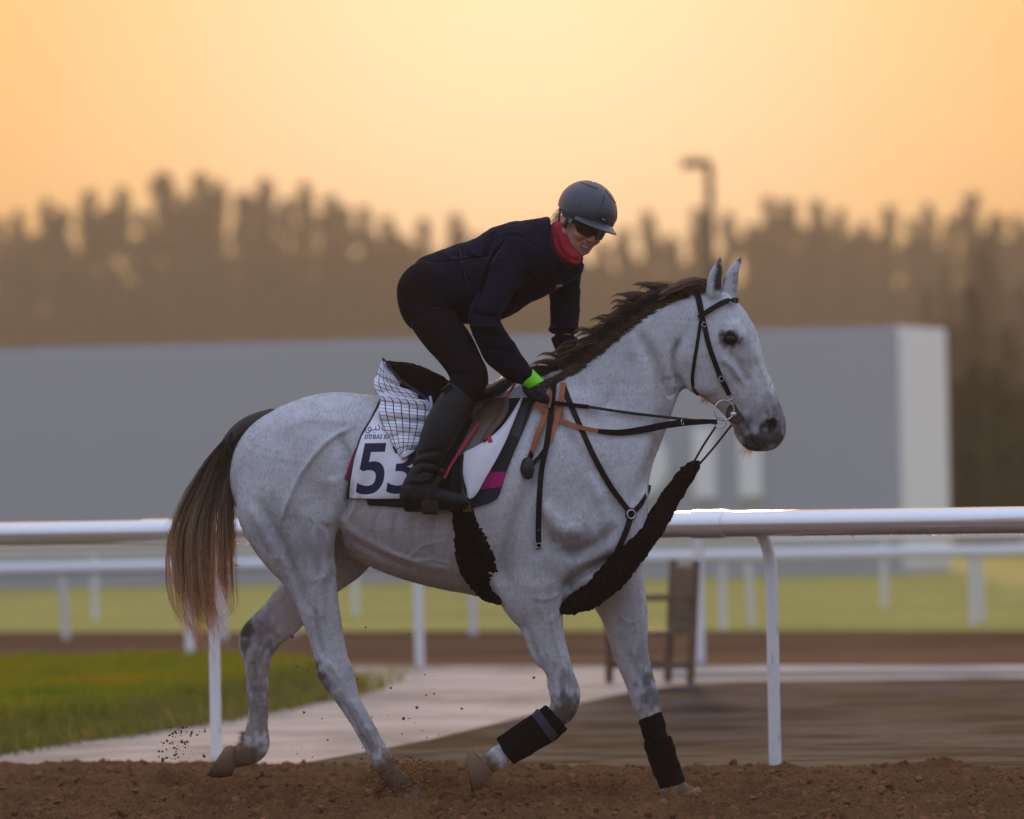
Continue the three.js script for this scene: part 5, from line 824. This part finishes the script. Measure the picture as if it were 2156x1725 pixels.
  const teeth = new THREE.CylinderGeometry(.030, .028, .009, 24, 1, true, -.75, 1.5); teeth.translate(0, -.0735, .0625); { const p = teeth.attributes.position; for (let i = 0; i < p.count; i++) p.setY(i, p.getY(i) + smile(p.getX(i)) * .8); } part(T, 'teeth', local(toWorld(teeth), P0), phy(C(.78, .74, .66), .3, { side: THREE.DoubleSide }));
  // jacket
  const JF = new Field([-.46, 1.50, -.30], [.36, 2.32, .34], .0055);
  JF.chain(torso, .03, 5, .004); JF.chain(armN, .02, 5); JF.chain(armF, .03, 5);
  JF.carve([[1158, 440], [1157, 500], [1164, 528], [1182, 554], [1205, 567], [1224, 552], [1231, 532], [1320, 520], [1320, 400], [1158, 400]], .012, -.10, .4);
  JF.carve([[1232, 490], [1231, 535], [1228, 570], [1226, 600], [1290, 600], [1290, 490]], .02);
  const fold = (p, r, amp, s = 1) => JF.crease(p, r, amp * 1.9, s);
  JF.carve([[820, 520], [872, 552], [886, 590], [900, 640], [918, 690], [860, 740], [780, 640]], .01);
  JF.carve([[900, 640], [935, 668], [965, 682], [985, 690], [960, 740], [900, 720]], .012, -.3, .17);
  fold([[1068, 505], [1040, 540], [1022, 590], [1008, 640]], .006, -.010); fold([[1060, 500], [1090, 498], [1120, 520]], .006, -.005); fold([[1090, 610], [1075, 640], [1050, 665]], .008, -.006);
  fold([[905, 552], [950, 552], [1000, 545], [1036, 540]], .005, -.006); fold([[968, 520], [972, 560], [985, 600]], .006, -.006); fold([[1040, 487], [1035, 510], [1018, 545]], .008, -.007); fold([[985, 512], [990, 530], [1010, 540]], .009, .006); fold([[935, 530], [950, 545], [975, 548]], .009, .006); fold([[1000, 660], [1022, 668], [1045, 664]], .007, -.008); fold([[995, 690], [1020, 690], [1052, 690]], .008, .006); fold([[1005, 715], [1030, 706], [1060, 712]], .007, -.007); fold([[1060, 600], [1050, 640], [1030, 665]], .012, .005); fold([[1030, 735], [1052, 740], [1085, 745]], .009, -.005);
  fold([[1154, 694], [1185, 690], [1219, 694]], .008, .010, -1); fold([[1156, 706], [1188, 704], [1218, 706]], .005, -.010, -1); fold([[1160, 716], [1188, 714], [1218, 716]], .007, .007, -1); fold([[1120, 470], [1135, 500], [1140, 560]], .010, -.004); fold([[1095, 560], [1120, 590], [1150, 600]], .012, -.004);
  part(T, 'jacket', local(uvXY(displace(JF.mesh(), (x, y, z) => .016 * (fbm(x * 9 + 3, y * 14, z * 9, 3) - .5) + .006 * (fbm(x * 30, y * 24, z * 28, 2) - .5)), 3), P0), navy, 'dark navy zipped jacket');
  const emb = std(C(.7, .7, .7), .7), chest = (u, v) => { let z = .1; for (let i = 0; i < 3; i++) { const p = at(u, v, z), s = JF.surf(p.x, p.y); if (s !== null) z = s; } return at(u, v, z + .003); };
  part(T, 'logo', local(mergeGeometries([cord([[1170, 603], [1172, 601], [1174, 604], [1176, 601]].map((q) => chest(...q)), .0011, 5, 4), cord([[1176, 603], [1178, 600], [1176, 599], [1175, 602], [1178, 604], [1181, 602], [1183, 599], [1181, 598], [1180, 602], [1183, 603], [1185, 601]].map((q) => chest(...q)), .0011, 5, 4)]), P0), emb, 'small white stitched script on the chest');
  part(T, 'logo', local(ribbon([chest(1166, 609), chest(1170, 606), chest(1175, 605)], .010, .002, { taper: (q) => 1.1 - .5 * q }), P0), std(C(.45, .02, .03), .7), 'red stitched mark on the chest');
  const seamMat = std(C(.022, .022, .036), .8), seam = (pts, r = .0018) => part(T, 'seam', local(cord(pts.map(([u, v]) => chest(u, v).add(V(0, 0, -.0025))), r, 5, 8), P0), seamMat);
  seam([[1070, 503], [1048, 530], [1030, 562], [1020, 590]]); seam([[900, 553], [930, 554], [962, 551], [1000, 546], [1034, 541]]); seam([[968, 524], [974, 556], [982, 590], [990, 615]]); seam([[1064, 500], [1090, 497], [1120, 516], [1140, 530]]); seam([[885, 568], [892, 590], [903, 625], [915, 660], [925, 684]], .0024); seam([[1120, 475], [1132, 500], [1136, 540]]);
  part(T, 'hem_tag', local(ribbon([[874, 553], [876, 559], [878, 565]].map(([u, v]) => chest(u + 6, v)), .003, .002), P0), std(C(.3, .75, .02), .6));
  // breeches
  const PF = new Field([-.50, 1.50, -.36], [.06, 2.18, .36], .0055);
  PF.chain([cir(902, 604, 55, .155), cir(897, 620, 58, .165), cir(905, 636, 53, .16)], .03, 4); PF.chain(thighN, .04, 5); PF.chain(far(thighN), .04, 5);
  PF.crease([[930, 640], [905, 660], [880, 670]], .01, -.005); PF.crease([[940, 655], [960, 690], [985, 740]], .01, -.004); PF.crease([[950, 785], [975, 790], [1010, 790]], .007, -.004);
  part(T, 'breeches', local(uvXY(displace(PF.mesh(), (x, y, z) => .005 * (fbm(x * 8, y * 10, z * 8, 2) - .5)), 4), P0), plum, 'tight dark breeches');
  // boots and gloves
  for (const s of [1, -1]) {
    const B = new Field(s > 0 ? [-.48, 1.08, .16] : [-.48, 1.08, -.46], s > 0 ? [-.08, 1.62, .46] : [-.08, 1.62, -.16], .0048), Q = s > 0 ? (S) => S : far;
    B.chain(Q(calfN), .01, 5); B.chain(Q(footN), .025, 5); B.chain(Q([cir(868, 1058, 21, .038, .362), cir(866, 1064, 19, .036, .362)]), .006, 2);
    const sole = at(900, 1077).y; B.add((x, y, z) => y - sole, B.lo, [9, 9, 9], .004, true);
    if (s > 0) { const k = [[880, 1000], [900, 995], [918, 1000]]; B.crease(k, .006, -.006); B.crease([[866, 985], [890, 975], [925, 980]], .007, -.006); B.crease([[872, 965], [895, 955], [930, 950]], .008, -.005); B.crease([[862, 1008], [885, 1014], [912, 1008]], .007, .005); B.crease([[848, 1024], [868, 1022], [874, 1034], [873, 1046]], .004, -.004); B.crease([[905, 870], [890, 910], [880, 950]], .006, .003); B.crease([[938, 812], [965, 800], [1000, 815]], .006, -.003); }
    const bm = part(T, 'boot', local(uvXY(displace(B.mesh(), (x, y, z) => .0035 * (fbm(x * 22, y * 12, z * 22, 2) - .5)), 5), P0), boot);
    if (s > 0) { const cl = new RoundedBoxGeometry(M(26), M(9), .012, 2, .005); cl.rotateZ(.55); const p = at(940, 817, .318); cl.translate(p.x, p.y, p.z); const m = new THREE.Mesh(local(cl, P0), boot); m.name = 'buckle'; bm.add(m); }
  }
  const lime = phy(C(.20, .85, .015), .6, { sheen: .3, sheenColor: C(.8, 1, .5) });
  const cuffAt = (S) => { const c = new Field([-.02, 1.50, .05], [.22, 1.76, .26], .004); c.chain(S, .004, 4); return c; };
  { const c = cuffAt([cir(1098, 783, 19, .034, .178), cir(1112, 795, 19.5, .034, .175), cir(1130, 811, 18, .032, .168)]); c.carve([[1092, 806], [1124, 776], [1100, 740], [1060, 790]], .003); c.carve([[1100, 832], [1120, 818], [1152, 800], [1190, 840], [1130, 870]], .003); part(T, 'cuff', local(displace(c.mesh(), (x, y, z) => .003 * (fbm(x * 40, y * 40, z * 40, 2) - .5)), P0), lime, 'bright lime green cuff'); }
  { // gloved hands closed on the reins
    const glove = std(C(.012, .010, .010), .85);
    const fist = (u, v, z, s) => { const L0 = at(u, v, z), f = new Field([L0.x - .09, L0.y - .09, L0.z - .08], [L0.x + .09, L0.y + .09, L0.z + .08], .0034); const q = (du, dv, r, b, dz) => cir(u + du, v + dv, r, b, z + dz * s);
      f.chain([q(-14, -6, 15, .022, .0), q(-2, 4, 17, .024, 0), q(8, 10, 15, .022, 0)], .008, 4);
      [[0, 0], [7, 3], [13, 7.5], [18, 12]].forEach(([a, b], i) => { const L = [1, 1.06, 1, .85][i]; f.chain([q(a - 6, b + 2, 6, .0105, .012), q(a + 3 * L, b - 1, 5.6, .0100, .022), q(a + 8 * L, b + 7, 5.2, .0095, .020), q(a + 3, b + 12 * L, 4.8, .009, .010), q(a - 3, b + 10, 4.4, .0085, .002)], .003, 4); });
      f.chain([q(-12, -8, 7, .012, -.006), q(0, -11, 6, .011, -.012), q(12, -6, 5.4, .010, -.012), q(19, 0, 4.8, .009, -.006)], .004, 4);
      return local(f.mesh(), P0); };
    part(T, 'glove', fist(1128, 823, .165, 1), glove); part(T, 'glove', fist(1186, 782, -.06, -1), glove);
  }
  // neck gaiter
  { const g = new Field([.06, 2.0, -.16], [.36, 2.30, .22], .0045); g.chain([cir(1180, 487, 24, .062, .0), cir(1179, 505, 27, .074, .005), cir(1187, 528, 29, .082, .012), cir(1203, 543, 22, .075, .025)], .01, 5); g.crease([[1170, 490], [1180, 520], [1200, 550]], .008, -.008); g.crease([[1190, 530], [1205, 545], [1222, 545]], .006, -.008); g.crease([[1178, 500], [1192, 535], [1212, 557]], .007, .005); part(T, 'neck_gaiter', local(displace(g.mesh(), (x, y, z) => .004 * (fbm(x * 22, y * 30, z * 22, 2) - .5)), P0), phy(C(.42, .010, .025), .85, { sheen: .3, sheenColor: C(1, .4, .4) }), 'crimson neck gaiter'); }
  // helmet: shell, brim, side pads, harness
  const shellMat = phy(C(.030, .032, .042), .36, { clearcoat: .25, clearcoatRoughness: .35 }), dark = std(C(.012, .012, .013), .7);
  const HM = part(T, 'helmet', new THREE.BufferGeometry(), shellMat, 'matt charcoal riding helmet'), sub = (n, g, m) => { const q = new THREE.Mesh(local(toWorld(g), P0), m); q.name = n; HM.add(q); return q; };
  const rimY = (a) => { const c = Math.cos(a); return c > 0 ? lerp(.012, .040, c * c) : lerp(.012, .0, c * c); }; // a = 0 at the face
  const shell = (grow, y0) => { const pos = [], tri = [], N = 72, K = 26; for (let k = 0; k <= K; k++) for (let i = 0; i <= N; i++) { const a = i / N * 2 * Math.PI, yr = rimY(a) + y0, e0 = Math.asin(clamp((yr - .045) / .118, -1, 1)), e = lerp(e0, Math.PI / 2, k / K), rx = (.108 + grow) * Math.cos(e), rz = (.136 + grow) * Math.cos(e), x = rx * Math.sin(a), z = -.006 + rz * Math.cos(a), y = .045 + (.112 + grow) * Math.sin(e); pos.push(x, y, z); } const W = N + 1; for (let k = 0; k < K; k++) for (let i = 0; i < N; i++) { const a = k * W + i; tri.push(a, a + 1, a + W, a + 1, a + W + 1, a + W); } const g = new THREE.BufferGeometry(); g.setAttribute('position', new THREE.Float32BufferAttribute(pos, 3)); g.setIndex(tri); g.computeVertexNormals(); return g; };
  HM.geometry = local(toWorld(shell(0, 0)), P0);
  sub('liner', shell(-.010, -.014), dark);
  { const pos = [], tri = [], N = 40; for (let side = 0; side < 2; side++) for (let k = 0; k <= 6; k++) for (let i = 0; i <= N; i++) { const a = lerp(-1.0, 1.0, i / N), c = Math.cos(a), o = k / 6 * .050 * Math.pow(Math.max(0, Math.cos(a * 1.56)), .6), x = (.109 + o * .55) * Math.sin(a), z = -.006 + (.137 + o) * c, y = rimY(a) + .004 - k / 6 * .016 * c - side * .004; pos.push(x, y, z); } const W = N + 1, S = W * 7; for (let k = 0; k < 6; k++) for (let i = 0; i < N; i++) { const a = k * W + i; tri.push(a, a + W, a + 1, a + 1, a + W, a + W + 1, S + a, S + a + 1, S + a + W, S + a + 1, S + a + W + 1, S + a + W); } for (let i = 0; i < N; i++) { const a = 6 * W + i; tri.push(a, S + a, a + 1, a + 1, S + a, S + a + 1); } const g = new THREE.BufferGeometry(); g.setAttribute('position', new THREE.Float32BufferAttribute(pos, 3)); g.setIndex(tri); g.computeVertexNormals(); sub('peak', g, shellMat); }
  const onShell = (a, e, k = .0006) => V((.108 + k) * Math.cos(e) * Math.sin(a), .045 + (.112 + k) * Math.sin(e), -.006 + (.136 + k) * Math.cos(e) * Math.cos(a));
  sub('vent_line', cord([[-.2, .95], [-.25, .75], [-.32, .5], [-.34, .36]].map(([a, e]) => onShell(a, e)), .0016, 6, 6), dark); sub('vent_line', cord([[-1.9, .9], [-1.3, 1.05], [-.7, 1.12]].map(([a, e]) => onShell(a, e)), .0018, 6, 6), dark); sub('vent_line', cord([[.1, 1.2], [.35, .95], [.7, .78], [1.0, .75]].map(([a, e]) => onShell(a, e)), .0018, 6, 6), dark); sub('vent_line', cord([[.72, .55], [.78, .3], [.8, .12]].map(([a, e]) => onShell(a, e)), .0016, 6, 6), dark);
  { const p = [-.30, -.2, -.1, 0, .06].map((a) => onShell(a, .125, .001)); sub('badge', ribbon(p, .011, .003, { normals: p.map((q) => q.clone().sub(V(0, .03, 0))) }), dark); sub('badge_lettering', cord([onShell(-.14, .135, .003), onShell(-.1, .115, .003), onShell(-.06, .135, .003), onShell(-.02, .115, .003)], .0012, 5, 4), std(C(.6, .6, .6), .5)); }
  { const s = new THREE.SphereGeometry(.003, 8, 6); s.translate(...onShell(-1.05, .18).toArray()); sub('rivet', s, dark); }
  for (const s of [1, -1]) {
    sub('harness', ribbon([V(s * .086, .02, .03), V(s * .085, -.015, .022), V(s * .078, -.050, .016), V(s * .062, -.088, .020), V(s * .030, -.122, .045), V(s * .0, -.128, .055)], .015, .004, { normals: [V(s, 0, 0), V(s, 0, 0), V(s, -.1, .2), V(s, -.6, .2), V(s * .3, -1, .1), V(0, -1, .1)] }), dark);
    sub('harness', ribbon([V(s * .088, .012, -.05), V(s * .088, -.02, -.035), V(s * .086, -.045, -.01), V(s * .080, -.058, .012)], .010, .003, { normals: [V(s, 0, 0), V(s, 0, 0), V(s, 0, 0), V(s, 0, 0)] }), dark);
    sub('side_pad', ribbon([V(s * .088, .03, -.04), V(s * .089, .012, -.01), V(s * .088, .008, .03), V(s * .082, .012, .055)], .034, .010, { normals: [V(s, 0, 0), V(s, 0, 0), V(s, 0, 0), V(s, 0, .3)] }), std(C(.03, .028, .024), .8));
  }
  sub('strap_end', ribbon([V(-.03, -.122, .05), V(-.04, -.142, .045), V(-.05, -.158, .035)], .014, .003), dark);
  { const b = new RoundedBoxGeometry(.010, .018, .022, 2, .003); b.translate(-.087, -.006, .048); sub('buckle', b, std(C(.10, .10, .105), .4)); }
  // wrap-round sunglasses
  { const pos = [], tri = [], N = 48, K = 10; for (let side = 0; side < 2; side++) for (let k = 0; k <= K; k++) for (let i = 0; i <= N; i++) { const a = lerp(-1.16, 1.16, i / N), q = Math.abs(a), r = (.094 - .006 * Math.cos(a * 2)) - side * .003, low = -.032 + .017 * Math.exp(-((a / .17) ** 2)) + .030 * sstep(.7, 1.16, q), top = .036 - .012 * sstep(.8, 1.16, q), y = lerp(low, top, k / K); pos.push(r * .93 * Math.sin(a), y, .012 + r * (1.0 - .0 * k) * Math.cos(a) + .012 * Math.exp(-((a / .4) ** 2)) + .004 * (k / K)); } const W = N + 1, S = W * (K + 1); for (let k = 0; k < K; k++) for (let i = 0; i < N; i++) { const a = k * W + i; tri.push(a, a + 1, a + W, a + 1, a + W + 1, a + W, S + a, S + a + W, S + a + 1, S + a + 1, S + a + W, S + a + W + 1); } const g = new THREE.BufferGeometry(); g.setAttribute('position', new THREE.Float32BufferAttribute(pos, 3)); g.setIndex(tri); g.computeVertexNormals(); part(T, 'sunglasses', local(toWorld(g), P0), phy(C(.010, .007, .006), .08, { clearcoat: 1, clearcoatRoughness: .04 }), 'dark wrap-round sunglasses'); }
  { const h = []; for (let i = 0; i < 110; i++) { const a = V(rr(-.075, .0), rr(-.04, .01), -.085 + gauss() * .008), b = a.clone().add(V(rr(-.012, .005), rr(-.04, -.02), rr(-.02, .005))), c = b.clone().add(V(rr(-.01, .015), rr(-.04, -.01), rr(-.015, .01))); const k = rr(.7, 1.3); h.push({ p: new THREE.CatmullRomCurve3([a, b, c].map((q) => q.applyMatrix4(head))).getPoints(7), r: rr(.0005, .0009), c0: [.16 * k, .06 * k, .025 * k], c1: [.40 * k, .17 * k, .06 * k], w: rnd() * 6 }); } part(T, 'hair', local(strands(h), P0), phy(C(1, 1, 1), .5, { vertexColors: true, transmission: .25, thickness: 0 })); }
}

// ---------------------------------------------------------------- clods on the track and sand in the air
{
  const L = []; for (let i = 0; i < 15000; i++) { const x = rr(-2.6, 2.8), z = sandEdge(x) + .05 + Math.pow(rnd(), .9) * 4.6, s = .0032 + .018 * Math.pow(rnd(), 7); L.push([V(x, sandHeight(x, z) + s * .25, z), s]); }
  clods('sand_clods', 'loose crumbs of sand lying over the track', 'clods', L);
  const A = [], put = (u, v, z, s) => A.push([at(u, v, z), s]);
  for (let i = 0; i < 150; i++) { const q = rnd(); put(lerp(335, 432, clamp(.5 + gauss() * .42 + .25 * (q - .5), 0, 1)), 1600 - q * 70 + gauss() * 14, rr(-.2, .15), .0012 + .0055 * Math.pow(rnd(), 3)); }
  for (let i = 0; i < 4200; i++) { const q = Math.pow(rnd(), .8), a = rr(-1.25, 1.25), d = q * 95; put(852 + Math.sin(a) * d * 1.15, 1672 - Math.cos(a) * d * .85 + rr(-4, 10), .12 + gauss() * .09, .0009 + .0048 * Math.pow(rnd(), 5)); }
  for (let i = 0; i < 110; i++) put(rr(560, 940), 1610 - 220 * Math.pow(rnd(), 1.6), rr(-.3, .3), .0012 + .0045 * Math.pow(rnd(), 4));
  for (const [u, v, s] of [[615, 1341, .007], [855, 1220, .005], [770, 1321, .004], [823, 1449, .005], [850, 1513, .007], [878, 1490, .007], [972, 1492, .007], [1124, 1427, .006], [860, 1335, .003], [745, 1425, .003], [690, 1558, .005], [640, 1500, .006], [430, 1592, .008], [343, 1600, .01]]) put(u, v, .05, s);
  clods('flying_sand', 'sand thrown up in the air behind the hooves', 'sand', A);
}

scene.traverse((o) => { if (o.isMesh) { o.castShadow = true; o.receiveShadow = true; } });
renderer.render(scene, camera);
